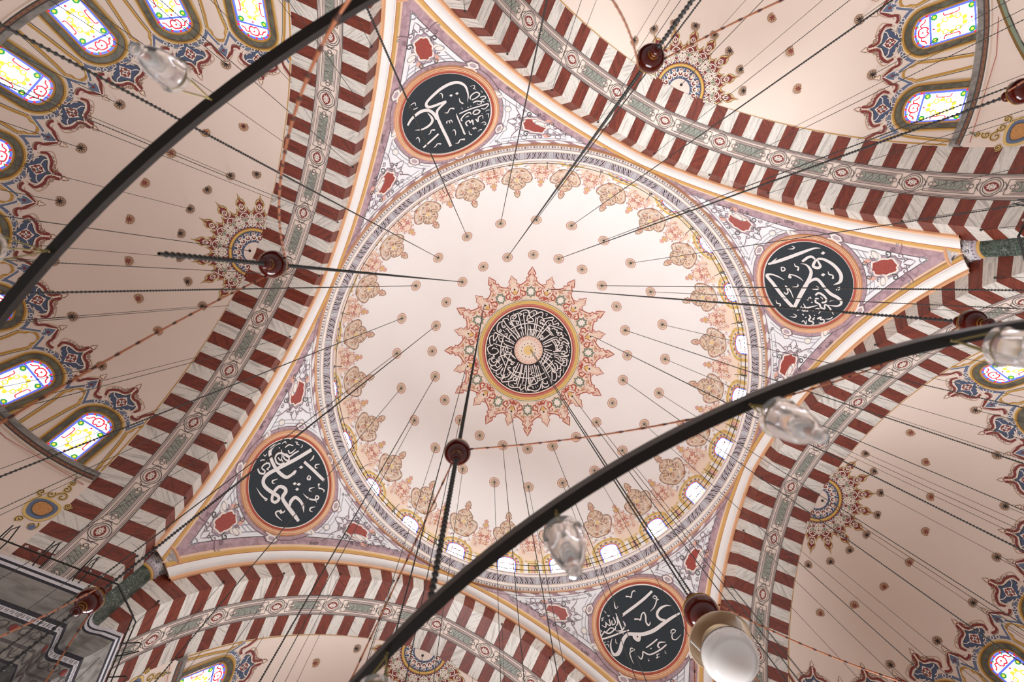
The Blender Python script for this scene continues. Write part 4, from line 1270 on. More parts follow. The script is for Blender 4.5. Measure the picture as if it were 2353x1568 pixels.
def half_dome(k):
    g = semi_map(k)
    mb = MB()
    mb.grid(g, np.linspace(-90, 90, 91), np.r_[90 - APEX, np.linspace(9, LOWER_TOP, 40)], 'half_dome_plaster')
    root = mb.build('half_dome', smooth=True)
    tag(root, 'cream painted half dome on the %s side with a ring of windows' % SIDE[k], 'half dome', kind='structure')
    # lambrequin painted over the windows
    lam = MB()
    for w_ in range(-4, 5):
        az = 20 * w_
        mp = semi_m(k, az)
        H = lambda pts: to_m(pts)
        both = lambda pts, wd, mt, of, sm_=4: [lam.stroke(mp, q, wd, mt, of, smooth=sm_) for q in (H(pts), mirror(H(pts)))]
        red = [(-.55, 42.0), (-1.0, 42.7), (-1.9, 43.1), (-3.3, 43.2), (-4.9, 43.8), (-5.5, 44.4), (-4.9, 45.2)]
        val = [(-5.0, 45.9), (-6.2, 46.2), (-7.2, 46.0), (-7.6, 45.2), (-8.5, 44.6), (-9.95, 43.8)]
        # cream ground, then the outlines
        both([(a * 1.12 - .3, p - .55) for a, p in red], .018, 'tan', .006)
        both([(a - .1, p - .62) for a, p in val[1:]], .016, 'tan', .006)
        both(red, .052, 'maroon', .008)
        both(val, .052, 'maroon', .008)
        both([(a * .9, p + .38) for a, p in red], .016, 'tan', .007)
        both([(a, p + .35) for a, p in val], .014, 'brown', .007)
        for t in range(5):
            lam.stroke(mp, spiral(*H([(-1.0 - .95 * t, 42.15 + .32 * t)])[0], .045, 1.1, t), .014, 'brown', .007)
            lam.stroke(mp, spiral(*mirror(H([(-1.0 - .95 * t, 42.15 + .32 * t)]))[0], .045, 1.1, t), .014, 'brown', .007)
        # pointed tip
        tip = H([(0, 40.1), (-.75, 40.9), (-.45, 41.3), (-1.25, 41.8), (-1.3, 42.3), (-.3, 42.6)])
        tipo = tip + mirror(tip[::-1])[:-1]
        lam.fill(mp, tipo, 'pale_peach', .005)
        lam.stroke(mp, tipo, .018, 'brown', .008, closed=True)
        for sg in (-1, 1):
            x, y = H([(-.75, 41.7)])[0]
            lam.disc(mp, (sg * x, y), .035, 'maroon', .009, n=10, ry=.055)
        lam.disc(mp, H([(0, 41.2)])[0], .02, 'maroon', .009, n=8)
        # blue kite with its square heart
        kite = H([(0, 42.7), (-.7, 43.4), (-2.5, 43.75), (-4.0, 44.1), (-4.1, 44.9), (-2.8, 45.4), (-.8, 46.2), (0, 46.5)])
        ko = kite + mirror(kite[::-1])[1:-1]
        lam.fill(mp, [(x * 1.10, (y - .13) * 1.10 + .13) for x, y in ko], 'cream', .009, smooth=2)
        lam.fill(mp, ko, 'navy', .011, smooth=2)
        lam.stroke(mp, ko, .014, 'dark_brown', .0125, closed=True, smooth=2)
        hs = H([(0, 43.5), (-1.9, 44.6), (0, 46.0)])
        lam.fill(mp, hs + mirror(hs[1:2]), 'cream', .013)
        for sg in (-1, 1):
            for dx, dy in ((.23, .31), (.16, .12), (.21, .17)):
                lam.stroke(mp, [(sg * dx * .6, dy), (sg * dx, dy + .02), (sg * (dx + .04), dy + .07)], .018, 'cream', .014, smooth=3)
        hs2 = H([(0, 43.95), (-1.25, 44.65), (0, 45.55)])
        lam.stroke(mp, hs2 + mirror(hs2[1:2]), .030, 'maroon', .015, closed=True)
        cx, cy = 0, H([(0, 44.7)])[0][1]
        for t in range(4):
            lam.stroke(mp, spiral(.055 * math.cos(t * pi / 2 + .8), cy + .06 * math.sin(t * pi / 2 + .8), .035, 1.1, t * 1.6), .018, 'maroon', .0155)
        lam.disc(mp, (0, cy), .02, 'navy', .016, n=8)
        # strap arms round the window head
        arm = [(-.5, 46.1), (-1.9, 46.25), (-3.2, 46.2), (-4.6, 46.65), (-5.7, 47.2), (-6.6, 47.9), (-7.0, 48.4)]
        both(arm, .085, 'cream', .010)
        both(arm, .056, 'slate', .012)
        both([(a, p - .33) for a, p in arm], .012, 'dark_brown', .011)
        both([(a, p + .33) for a, p in arm], .012, 'dark_brown', .011)
        both([(-7.0, 48.4), (-7.7, 47.6), (-8.5, 46.8), (-9.3, 46.1)], .075, 'cream', .010)
        both([(-7.0, 48.4), (-7.7, 47.6), (-8.5, 46.8), (-9.3, 46.1)], .045, 'slate', .012)
        for a, p in ((-3.9, 46.4), (-5.2, 46.9), (-1.2, 46.3)):
            for q in (H([(a, p)]), mirror(H([(a, p)]))):
                lam.ring(mp, q[0], .028, .045, 'cream', .014, n=12)
        for sg in (-1, 1):
            lam.stroke(mp, spiral(sg * .10, -.06 + .12, .05, 1.1, 1), .016, 'brown', .014)
        # gilded border of the blank panel between two windows
        pan = [(-8.7, 57.0), (-8.35, 54.0), (-8.0, 51.0), (-7.7, 49.7), (-7.6, 48.9), (-8.2, 48.3), (-8.2, 47.7), (-8.9, 47.1), (-9.95, 46.9)]
        both(pan, .055, 'ochre', .007, 3)
        both([(a + .45, p) for a, p in pan[:5]], .014, 'dark_grey', .008, 3)
        both([(a + .25, p + .2) for a, p in pan[:-1]], .012, 'pale_gold', .009, 3)
        # blue knot and fleuron in the valley
        if w_ < 4:
            mv = semi_m(k, az + 10)
            kn = to_m([(0, 44.1), (-.9, 44.9), (-1.3, 45.6), (-.5, 46.0), (0, 46.4)])
            lam.fill(mv, [(x * 1.3, (y - .22) * 1.25 + .22) for x, y in kn + mirror(kn[::-1])[1:-1]], 'cream', .010)
            lam.fill(mv, kn + mirror(kn[::-1])[1:-1], 'slate', .013)
            lam.disc(mv, to_m([(0, 45.3)])[0], .03, 'maroon', .015, n=8)
            for sg in (-1, 1):
                lam.stroke(mv, spiral(sg * .06, .13, .04, 1.1, 1), .016, 'cream', .015)
            fl = to_m([(0, 42.3), (-.5, 42.8), (-.35, 43.0), (-.9, 43.15), (-.55, 43.4), (-.15, 43.4)])
            lam.fill(mv, fl + mirror(fl[::-1])[:-1], 'pale_peach', .008)
            lam.stroke(mv, fl + mirror(fl[::-1])[:-1], .013, 'brown', .010, closed=True)
    # end ornament against the arch: thin gold line all along the edge
    for sg in (-1, 1):
        pl = np.linspace(90 - APEX + .5, 56.8, 60)
        lam.stroke(g, np.c_[np.full(60, sg * 89.6), pl], .35, 'ochre', .006)
    lam.build('painted_lambrequin', root)
    # half sunburst at the crown
    hs = MB()
    sp = semi_plane(k)
    rg = np.random.RandomState(5)
    hs.ring(sp, (0, 0), .02, .27, 'half_dome_plaster', .005, n=24, a0=-pi / 2, a1=pi / 2)
    hs.ring(sp, (0, 0), .27, .55, 'navy', .006, n=40, a0=-pi / 2, a1=pi / 2)
    hs.ring(sp, (0, 0), .55, .57, 'ochre', .010, n=40, a0=-pi / 2, a1=pi / 2)
    hs.ring(sp, (0, 0), .57, .60, 'yellow_ornament', .010, n=40, a0=-pi / 2, a1=pi / 2)
    hs.ring(sp, (0, 0), .60, .625, 'ochre', .010, n=40, a0=-pi / 2, a1=pi / 2)
    for j in range(8):
        a = math.radians(-78.5 + 22.43 * j)
        for rr, wd, sz in ((.40, .055, .085), (.49, .03, .05)):
            for dr in (-1, 1):
                aa = a + dr * .17
                hs.disc(sp, (rr * math.cos(aa), rr * math.sin(aa)), sz * .72, 'maroon', .009, n=12)
                hs.stroke(sp, spiral(rr * math.cos(aa), rr * math.sin(aa), sz, 1.2, a + dr * 1.5, dr), wd * .4, 'cream', .012)
        hs.stroke(sp, place([(.30, 0), (.36, .03), (.44, -.03), (.52, 0)], rot=a), .018, 'cream', .012, smooth=3)
    n_t = 8
    outl, half_w = [], math.radians(22.43 / 2)
    for j in range(n_t):
        a = math.radians(-78.5 + 22.43 * j)
        for da, r in ((-1.0, .98), (-.72, 1.02), (-.60, 1.10), (-.36, 1.03), (-.30, 1.14), (-.46, 1.20), (-.30, 1.28), (-.12, 1.30), (0, 1.40), (.12, 1.30), (.30, 1.28), (.46, 1.20), (.30, 1.14), (.36, 1.03), (.60, 1.10), (.72, 1.02)):
            aa = a + da * half_w
            outl.append((r * math.cos(aa), r * math.sin(aa)))
    a = math.radians(-78.5 + 22.43 * 7) + half_w
    outl.append((.98 * math.cos(a), .98 * math.sin(a)))
    outer_pts = np.array(outl)
    inn = [(.625 * math.cos(t), .625 * math.sin(t)) for t in np.linspace(math.radians(89.7), math.radians(-89.7), 40)]
    hs.fill(sp, list(outer_pts) + inn, 'maroon', .007)
    hs.stroke(sp, outer_pts * 1.02, .022, 'yellow_ornament', .009)
    hs.stroke(sp, outer_pts * 1.045, .012, 'dark_ochre', .010)
    for j in range(n_t):
        a = math.radians(-78.5 + 22.43 * j)
        L = lambda pts: place(pts, rot=a)
        hs.stroke(sp, L([(1.42, 0), (1.50, 0)]), .012, 'ochre', .010)
        for sg in (-1, 1):
            hs.stroke(sp, L([(1.10, 0), (1.17, sg * .055), (1.23, sg * .02)]), .020, 'cream', .012, smooth=3)
            hs.stroke(sp, L([(1.06, 0), (1.04, sg * .05), (1.10, sg * .06)]), .016, 'cream', .012, smooth=3)
            hs.stroke(sp, L([(1.02, 0), (.96, sg * .09), (.86, sg * .11), (.78, sg * .04), (.70, sg * .10), (.64, sg * .12)]), .022, 'cream', .012, smooth=4)
            hs.stroke(sp, L([(.98, sg * .18), (.90, sg * .15), (.84, sg * .20), (.74, sg * .17), (.66, sg * .20)]), .020, 'cream', .012, smooth=4)
            for (x, y, r, a0, mt) in ((.92, .06, .05, 1, 'cream'), (.80, .13, .055, 2, 'cream'), (.70, .05, .045, 3, 'cream'), (.88, .19, .05, 4, 'cream'), (.76, .21, .04, 0, 'cream'), (.68, .17, .04, 5, 'cream')):
                p = spiral(x, y, r, 1.2, a0)
                p[:, 1] *= sg
                hs.stroke(sp, L(p), .016, mt, .013)
            for (x, y, r) in ((.84, .05, .045), (.72, .11, .045), (.94, .13, .03), (.78, .18, .04)):
                hs.disc(sp, L([(x, sg * y)])[0], r, 'olive', .010, n=10, ry=r * .6, rot=a + sg)
            hs.disc(sp, L([(.66, sg * .06)])[0], .03, 'navy', .010, n=8)
        hs.fill(sp, L([(.90, 0), (.84, .045), (.77, 0), (.84, -.045)]), 'sage', .011)
        hs.stroke(sp, L([(.90, 0), (.84, .045), (.77, 0), (.84, -.045)]), .014, 'cream', .013, closed=True)
        hs.stroke(sp, L([(1.25, 0), (1.12, 0)]), .014, 'cream', .012)
    hs.disc(sp, (.135, 0), .035, 'ink', .012, n=12)
    hs.build('painted_half_sunburst', root)
    # stone cornice under the windows
    cb = MB()
    gg = np.linspace(-90, 90, 91)
    prof = [(57.2, 0.0), (57.2, .05), (57.5, .10), (58.35, .12), (58.5, .10), (58.9, .10), (59.0, .06), (59.2, .05), (59.3, 0.0)]
    for (p0, o0), (p1, o1), mt in zip(prof[:-1], prof[1:], ('dark_marble', 'grey_marble', 'grey_marble', 'dark_grey', 'brown', 'dark_grey', 'cream', 'cream')):
        V = np.r_[g(np.c_[gg, np.full(91, p0)], o0), g(np.c_[gg, np.full(91, p1)], o1)]
        cb.add(V, [(i, i + 1, 92 + i, 91 + i) for i in range(90)], mt)
    for sg in (-1, 1):
        V = np.concatenate([g(np.array([[sg * 90.0, p_]]), o_) for p_, o_ in prof])
        cb.add(V, [tuple(range(len(prof)))], 'grey_marble')
    for i in range(120):
        a = -89.5 + i * 1.5
        cb.fill(lambda q, off=0.0: g(q, .105 + off), [(a, 58.64), (a + .6, 58.64), (a + .3, 58.80)], 'maroon', .006, maxlen=9)
    tag(cb.build('window_cornice', root))
    # wall below, with its own smaller niches
    lo = MB()
    lo.grid(g, np.linspace(-90, 90, 61), np.linspace(59.3, 90, 24), 'half_dome_plaster')
    for sg in (-1, 1):
        el = lambda f, t: (sg * (48 + 38 * f * math.cos(t)), 80 - 21.0 * f * math.sin(t))
        ts = np.linspace(0, pi, 33)
        for f0, f1, mt, of in ((1.0, .985, 'dark_ochre', .02), (.985, .965, 'sage', .022)):
            A = np.array([el(f0, t) for t in ts])
            B = np.array([el(f1, t) for t in ts])
            lo.add(np.r_[g(A, of), g(B, of)], [(i, i + 1, 34 + i, 33 + i) for i in range(32)], mt)
        for i in range(32):
            A = np.array([el(.965, ts[i]), el(.965, ts[i + 1]), el(.80, ts[i + 1]), el(.80, ts[i])])
            V = np.r_[g(A[:2], .012), g(A[2:], -.35)]
            lo.add(V, [(0, 1, 2, 3)], 'dark_marble' if i % 2 else 'grey_marble')
        A = np.array([el(.80, t) for t in ts])
        V = np.r_[g(A, -.35), g(np.array([[sg * 48, 80.0]]), -1.2)]
        lo.add(V, [(i, i + 1, 33) for i in range(32)], 'half_dome_plaster')
        # thin painted line and a gilded cartouche in the corner next to the arch
        ln = [(sg * 89, 60.0), (sg * 70, 60.1), (sg * 62, 60.0)]
        lo.stroke(g, ln, .1, 'brick', .01)
        cm = semi_m(k, sg * 87.3, 66.0)
        flip = -sg
        T = lambda pts: [(flip * x, y) for x, y in pts]
        lo.fill(cm, T([(-.2, .12), (.04, .20), (.26, .14), (.30, -.06), (.18, -.26), (-.08, -.28), (-.22, -.10)]), 'slate', .010, smooth=3)
        lo.stroke(cm, T([(-.2, .12), (.04, .20), (.26, .14), (.30, -.06), (.18, -.26), (-.08, -.28), (-.22, -.10)]), .05, 'yellow_ornament', .014, closed=True, smooth=3)
        lo.fill(cm, T([(-.12, .06), (.04, .12), (.18, .08), (.20, -.06), (.10, -.17), (-.06, -.17), (-.13, -.06)]), 'amber_cartouche', .016, smooth=3)
        lo.stroke(cm, T([(-.12, .06), (.04, .12), (.18, .08), (.20, -.06), (.10, -.17), (-.06, -.17), (-.13, -.06)]), .02, 'dark_grey', .018, closed=True, smooth=3)
        for x, y, r, a0 in ((-.05, .34, .11, 0), (.14, .30, .08, 2), (0, .52, .08, 1), (-.28, .22, .07, 3), (.30, .26, .07, 4), (-.1, -.40, .10, 2), (.16, -.38, .07, 5), (.02, .68, .05, 2)):
            lo.stroke(cm, T(spiral(x, y, r, 1.2, a0)), .045, 'yellow_ornament', .012)
            lo.stroke(cm, T(spiral(x, y, r, 1.2, a0)), .012, 'dark_brown', .016)
        lo.disc(cm, T([(-.12, -.44)])[0], .06, 'slate', .018, n=12)
        lo.stroke(cm, T([(0, .7), (.06, .85), (-.04, .98), (.02, 1.1)]), [.03, .03, .02, .008], 'sage', .012, smooth=4)
    tag(lo.build('lower_wall', root, smooth=False))
    return root


HD = {}
for k in 'ESWN':
    HD[k] = half_dome(k)


def half_dome_window(k, w_):
    az = 20 * w_
    c = semi_map(k)(np.array([[az, 52.0]]))[0]
    WINDOW_NO[0] += 1
    root = empty('window_%d' % WINDOW_NO[0], tuple(c))
    tag(root, kind='structure')
    inv = Matrix.Translation(root.location).inverted()
    mp = semi_m(k, az, 50.3)
    yb = -math.radians(57.2 - 50.3) * RA
    hw = math.radians(4.0) * float(hpol(51.5))
    K_ = hw / 4.0
    cur = lambda deg, top: arch_curve(deg * K_, 0, math.radians(50.3 - top) * RA, yb, 18)
    fr = MB()
    for d0, t0, d1, t1, mt, of in ((4.0, 48.3, 4.35, 48.0, 'ochre', .022), (4.35, 48.0, 4.55, 47.85, 'dark_ochre', .014), (4.55, 47.85, 5.75, 46.95, 'frame_marble', .010), (5.75, 46.95, 6.0, 46.78, 'dark_ochre', .016), (6.0, 46.78, 6.35, 46.5, 'ochre', .022), (6.35, 46.5, 6.55, 46.35, 'pale_gold', .012)):
        band_between(fr, mp, cur(d0, t0), cur(d1, t1), mt, of)
    f = fr.build('window_frame', root)
    gl = MB()
    gl.fill(mp, cur(4.0, 48.3), 'glass_white_' + k, .004)
    g_ = gl.build('stained_glass', root)
    tr = MB()
    yt = math.radians(50.3 - 48.3) * RA
    c_ = cur(3.75, 48.5)
    c_[0, 1] = c_[-1, 1] = yb + .02
    tr.stroke(mp, np.r_[c_, c_[:1]], .046, 'glass_blue', .009)
    bar = -.06
    tr.stroke(mp, [(-hw * .95, bar), (hw * .95, bar)], .042, 'glass_blue', .010)
    for q in list(c_[1:-1:3]) + [(-hw * .94, bar), (hw * .94, bar)] + [(s_ * hw * .94, y) for s_ in (-1, 1) for y in (-.2, -.36, -.52, -.68, yb + .03)] + [(x, yb + .02) for x in (-.1, .1)]:
        tr.disc(mp, q, .026, 'glass_red', .012, n=8)
    X = hw / .32
    for sg in (-1, 1):
        S = lambda pts: [(sg * x * X, y) for x, y in pts]
        tr.stroke(mp, S([(0, .17), (.07, .15), (.10, .06), (.05, -.01), (0, .02)]), .030, 'glass_red', .011, smooth=4)
        tr.stroke(mp, S([(.08, .10), (.15, .12), (.19, .05), (.25, .02)]), .028, 'glass_red', .011, smooth=4)
        tr.stroke(mp, S([(.12, .16), (.17, .19)]), .028, 'glass_green', .011)
        tr.stroke(mp, S([(.27, -.30), (.22, -.30), (.20, -.34), (.20, -.52), (.22, -.57), (.27, -.57)]), .024, 'glass_red', .011, smooth=3)
        for y in (-.13, yb + .08):
            tr.disc(mp, S([(.23, y)])[0], .066, 'glass_green', .011, n=7)
            tr.disc(mp, S([(.23, y)])[0], .030, 'glass_yellow', .013, n=6)
        for cx, cy in ((.12, -.32), (.12, -.54)):
            tr.ring(mp, S([(cx, cy)])[0], .032, .060, 'glass_yellow', .011, n=14)
        for cx, cy in ((.05, -.20), (.05, -.66), (.15, -.43)):
            tr.disc(mp, S([(cx, cy)])[0], .046, 'glass_yellow', .011, n=7)
        tr.stroke(mp, S([(.0, -.22), (.07, -.24), (.10, -.27)]), .026, 'glass_yellow', .011, smooth=3)
        tr.stroke(mp, S([(.0, -.64), (.07, -.62), (.10, -.58)]), .026, 'glass_yellow', .011, smooth=3)
        tr.stroke(mp, S([(.13, -.37), (.12, -.43), (.13, -.49)]), .024, 'glass_yellow', .011, smooth=3)
        tr.stroke(mp, S([(.165, bar), (.165, yb)]), .010, 'glass_lead', .008)
    for y in (-.24, -.62):
        tr.stroke(mp, [(-hw * .95, y), (hw * .95, y)], .010, 'glass_lead', .008)
    for q in ((0, -.11), (0, yb + .09), (0, .09)):
        tr.disc(mp, q, .022, 'glass_red', .012, n=8)
    t = tr.build('tracery', root)
    for o in (f, g_, t):
        o.matrix_parent_inverse = inv


for k in 'WNES':
    for w_ in range(-4, 5):
        half_dome_window(k, w_)

# ================================================================== piers with their cornices and corner columns
def pier(key):
    a0, where = QUAD[key]
    sx = 1 if 'E' in key else -1      # names give picture sides; world signs follow below
    ca, sa = math.cos(math.radians(a0)), math.sin(math.radians(a0))
    sx, sy = (1 if ca > 0 else -1), (1 if sa > 0 else -1)

    def outline(t):
        B = (AC - .245 * t, RA - EE - .568 * t)
        C_ = (AC - .245 * t, 6.47 - .50 * t)
        pts = [(9.0, B[1]), (AC - .245 * t, B[1]), C_]
        D_ = (C_[1], C_[0])
        a, b = np.array(C_), np.array(D_)
        for q in np.linspace(.12, .88, 7):
            p = a + (b - a) * q
            p = p + np.array([.16, .16]) * t * math.sin(q * pi) * .9
            pts.append(tuple(p))
        pts += [D_, (B[1], AC - .245 * t), (B[1], 9.0)]
        return np.array(pts)
    prof = [(0, -6.50, 'ivory'), (1.0, -6.55, 'pale_grey'), (1.0, -6.63, 'charcoal'), (.96, -6.66, 'pale_grey'), (.94, -6.72, 'charcoal'), (.90, -6.76, 'grey_marble'), (.84, -6.95, 'grey_marble'), (.72, -7.12, 'grey_marble'), (.62, -7.20, 'charcoal'), (.60, -7.29, 'pale_grey'), (.58, -7.40, 'charcoal'), (.55, -7.46, 'grey_marble'), (.48, -7.66, 'grey_marble'), (.42, -7.74, 'dark_grey'), (.40, -7.80, 'grey_marble'), (.36, -8.05, 'charcoal'), (.34, -8.10, 'dark_marble'), (.24, -8.40, 'charcoal'), (.20, -8.46, 'grey_marble'), (.06, -8.8, 'dark_marble'), (0, -10.5, 'dark_marble')]
    mb = MB()
    for (t0, z0, mt), (t1, z1, _m) in zip(prof[:-1], prof[1:]):
        A, B = outline(t0), outline(t1)
        n = len(A)
        V = np.r_[np.c_[A[:, 0] * sx, A[:, 1] * sy, np.full(n, z0)], np.c_[B[:, 0] * sx, B[:, 1] * sy, np.full(n, z1)]]
        mb.add(V, [(i, i + 1, n + i + 1, n + i) for i in range(n - 1)], mt)
    root = mb.build('pier')
    tag(root, 'grey marble pier with stepped cornice in the %s corner' % where, 'pier', kind='structure')
    # painted meander and egg ornaments following the mouldings
    dm = MB()

    def along(t0, z0, t1, z1):
        A, B = outline(t0), outline(t1)
        L = np.r_[0, np.cumsum(np.hypot(*np.diff(A, axis=0).T))]

        def f(q, off=0.0):
            x = np.interp(q[:, 0], L, A[:, 0]) * (1 - q[:, 1]) + np.interp(q[:, 0], L, B[:, 0]) * q[:, 1]
            y = np.interp(q[:, 0], L, A[:, 1]) * (1 - q[:, 1]) + np.interp(q[:, 0], L, B[:, 1]) * q[:, 1]
            return np.c_[(x - off * .7) * sx, (y - off * .7) * sy, z0 + (z1 - z0) * q[:, 1] - off * .3]
        return f, L[-1]
    f, L = along(.60, -7.29, .58, -7.40)
    s_ = .02
    while s_ < L - .1:
        dm.stroke(f, [(s_, .85), (s_, .2), (s_ + .05, .2), (s_ + .05, .65)], .012, 'dark_grey', .006)
        s_ += .085
    f, L = along(.55, -7.46, .48, -7.66)
    s_ = .06
    i = 0
    while s_ < L - .1:
        dm.disc(f, (s_, .5), .055, 'maroon' if i % 4 == 0 else 'grey_marble', .008, n=12, ry=.30)
        a = np.linspace(0, 2 * pi, 17)
        dm.stroke(f, np.c_[s_ + .068 * np.cos(a), .5 + .36 * np.sin(a)], .02, 'dark_grey', .007)
        s_ += .17
        i += 1
    f, L = along(.40, -7.80, .36, -8.05)
    s_ = .1
    while s_ < L - .1:
        dm.stroke(f, [(s_ - .09, .1), (s_ - .05, .6), (s_, .8), (s_ + .05, .6), (s_ + .09, .1)], .03, 'dark_grey', .006, smooth=3)
        dm.disc(f, (s_, .35), .03, 'grey_marble', .008, n=8, ry=.2)
        s_ += .21
    dm.build('painted_frieze', root)
    # engaged corner column
    x, y = (AC + .02) * sx, (AC + .02) * sy
    cb = MB()
    cb.lathe([(.275, -6.52), (.27, -5.6), (.265, -4.62)], 'green_column', n=32, c=(x, y))
    shaft = cb.build('column_shaft', root, smooth=True)
    cp = MB()
    cp.lathe([(.265, -4.66), (.29, -4.65), (.298, -4.625), (.29, -4.60), (.28, -4.59)], 'gold', n=32, c=(x, y))
    cp.lathe([(.28, -4.59), (.31, -4.58), (.325, -4.55), (.32, -4.51), (.31, -4.50)], 'lilac_grey', n=32, c=(x, y))
    cp.lathe([(.31, -4.50), (.33, -4.42), (.38, -4.30), (.46, -4.22), (.56, -4.18)], 'pale_grey', n=32, c=(x, y))
    cp.lathe([(.56, -4.18), (.59, -4.17), (.60, -4.13), (.57, -4.10)], 'orange', n=32, c=(x, y))
    for i in range(26):
        a = i * 2 * pi / 26
        cp.stroke(lambda q, off=0.0: np.c_[x + (.320 + off) * np.cos(q[:, 0]), y + (.320 + off) * np.sin(q[:, 0]), q[:, 1]], [(a, -4.575), (a, -4.51)], .05, 'mauve', .010)
        rg = np.random.RandomState(i)
        for j in range(3):
            def bell(q, off=0.0):
                zz = np.clip(q[:, 1], -4.5, -4.18)
                rr = np.interp(zz, [-4.5, -4.42, -4.30, -4.22, -4.18], [.31, .33, .38, .46, .56]) + off
                return np.c_[x + rr * np.cos(q[:, 0]), y + rr * np.sin(q[:, 0]), zz - off * .6]
            sp_ = spiral(0, 0, .045, 1.1, rg.uniform(0, 6))
            zc = -4.24 - .085 * j
            cp.stroke(bell, np.c_[a + sp_[:, 0] / .33 + .1 * (j % 2), zc + sp_[:, 1]], .018, 'dark_grey' if (i + j) % 3 == 0 else 'ivory', .008)
    cp.build('column_capital', root)
    return root


for key in ('SW', 'NE', 'NW', 'SE'):
    pier(key)

# ================================================================== rosettes where the chains pass through the vaults
HOURS = ['twelve', 'one', 'two', 'three', 'four', 'five', 'six', 'seven', 'eight', 'nine', 'ten', 'eleven']


def clock(P):
    """clock position, as seen in the picture, round the middle of the dome; half hours"""
    q = project(P)[0]
    a = math.degrees(math.atan2(q[0] - 1222, -(q[1] - 800))) % 360
    i = int(round(a / 15)) % 24
    h = HOURS[(i // 2) % 12]
    return ("half past " + h) if i % 2 else (h + " o'clock")


def clock_seq(items):
    """one clock name per item so that none repeats (24 evenly spaced items or fewer)"""
    ang = []
    for P in items:
        q = project(P)[0]
        ang.append(math.degrees(math.atan2(q[0] - 1222, -(q[1] - 800))) % 360)
    best, n = None, len(items)
    order = np.argsort(ang)
    step = 24 // n
    for off in range(24):
        e = sum(abs(((ang[order[j]] - 15 * (off + j * step)) + 180) % 360 - 180) for j in range(n))
        if best is None or e < best[0]:
            best = (e, off)
    out = [None] * n
    for j in range(n):
        i = (best[1] + j * step) % 24
        h = HOURS[(i // 2) % 12]
        out[order[j]] = ("half past " + h) if i % 2 else (h + " o'clock")
    return out


flat = lambda q, off=0.0: np.c_[q[:, 0], q[:, 1], np.zeros(len(q)) + off]


def rose_mesh_dome():
    m = MB()
    a = np.linspace(0, 2 * pi, 97)[:-1]
    m.fill(flat, np.c_[.165 * (1 + .07 * np.abs(np.cos(8 * a))) * np.cos(a), .165 * (1 + .07 * np.abs(np.cos(8 * a))) * np.sin(a)], 'pale_peach', .004)
    m.stroke(flat, np.c_[.168 * (1 + .10 * np.abs(np.cos(8 * a))) * np.cos(a), .168 * (1 + .10 * np.abs(np.cos(8 * a))) * np.sin(a)], .016, 'brick', .006, closed=True)
    m.ring(flat, (0, 0), .105, .116, 'olive', .006, n=32)
    for i in range(16):
        t = i * pi / 8
        m.stroke(flat, [(.06 * math.cos(t), .06 * math.sin(t)), (.11 * math.cos(t + .1), .11 * math.sin(t + .1)), (.15 * math.cos(t), .15 * math.sin(t))], .008, 'brown', .007)
    for i in range(8):
        t = i * pi / 4
        m.disc(flat, (.045 * math.cos(t), .045 * math.sin(t)), .034, 'dark_green', .008, n=8, ry=.009, rot=t)
    return m


def rose_mesh_half(gold):
    m = MB()
    a = np.linspace(0, 2 * pi, 97)[:-1]
    m.fill(flat, np.c_[.105 * (1 + .05 * np.cos(16 * a)) * np.cos(a), .105 * (1 + .05 * np.cos(16 * a)) * np.sin(a)], 'tan', .004)
    m.stroke(flat, np.c_[.105 * (1 + .05 * np.cos(16 * a)) * np.cos(a), .105 * (1 + .05 * np.cos(16 * a)) * np.sin(a)], .010, 'brown', .006, closed=True)
    m.ring(flat, (0, 0), .076, .082, 'ochre' if gold else 'dark_grey', .006, n=24)
    for i in range(8):
        t = i * pi / 4
        m.disc(flat, (.042 * math.cos(t), .042 * math.sin(t)), .036, 'maroon' if gold else 'dark_brown', .008, n=8, ry=.011, rot=t)
    return m


def rose_hole():
    m = MB()
    m.disc(flat, (0, 0), .026, 'ink', .012, n=12)
    return m


PROTO = {}


def rosette(kind, P, normal, spin, label, group, with_hole, name='painted_rosette'):
    if kind not in PROTO:
        mb = {'dome': rose_mesh_dome, 'half': lambda: rose_mesh_half(False), 'gold': lambda: rose_mesh_half(True)}[kind]()
        o = mb.build(name)
        hole = rose_hole().build('chain_hole', o)
        PROTO[kind] = (o, hole)
        first = True
    else:
        first = False
        o = PROTO[kind][0].copy()
        COL.objects.link(o)
    if with_hole and not first:
        h = PROTO[kind][1].copy()
        COL.objects.link(h)
        h.parent = o
    Z = Vector(normal).normalized()
    X = Vector((math.cos(spin), math.sin(spin), 0))
    X = (X - Z * X.dot(Z)).normalized()
    Y = Z.cross(X)
    R = Matrix((X, Y, Z)).transposed().to_4x4()
    o.matrix_world = Matrix.Translation(Vector(P)) @ R
    return tag(o, label, 'rosette', group)


def dome_pt(az, r, z, off=0.0):
    return np.array([r * math.cos(math.radians(az)), r * math.sin(math.radians(az)), z])


ROSE_AZ = [7.5 + 15 * i for i in range(24)]
for ring_, r_, nm in (('outer', RO, 'outer'), ('inner', RI, 'inner')):
    pol = math.degrees(math.asin(r_ / RD))
    pts = [dome_map(np.array([[a, pol]]), .004)[0] for a in ROSE_AZ]
    cl = clock_seq(pts)
    for i, (a, P) in enumerate(zip(ROSE_AZ, pts)):
        nrm = np.array([0, 0, ZD]) - P
        has = ring_ == 'outer' or (round((a - 22.5) / 15) % 2 == 0)
        lab = 'round scalloped rosette in the %s ring of the dome at %s' % (nm, cl[i]) + ('' if has else ', no chain')
        rosette('dome', P, nrm, math.radians(a), lab, 'rosettes in the dome', True)

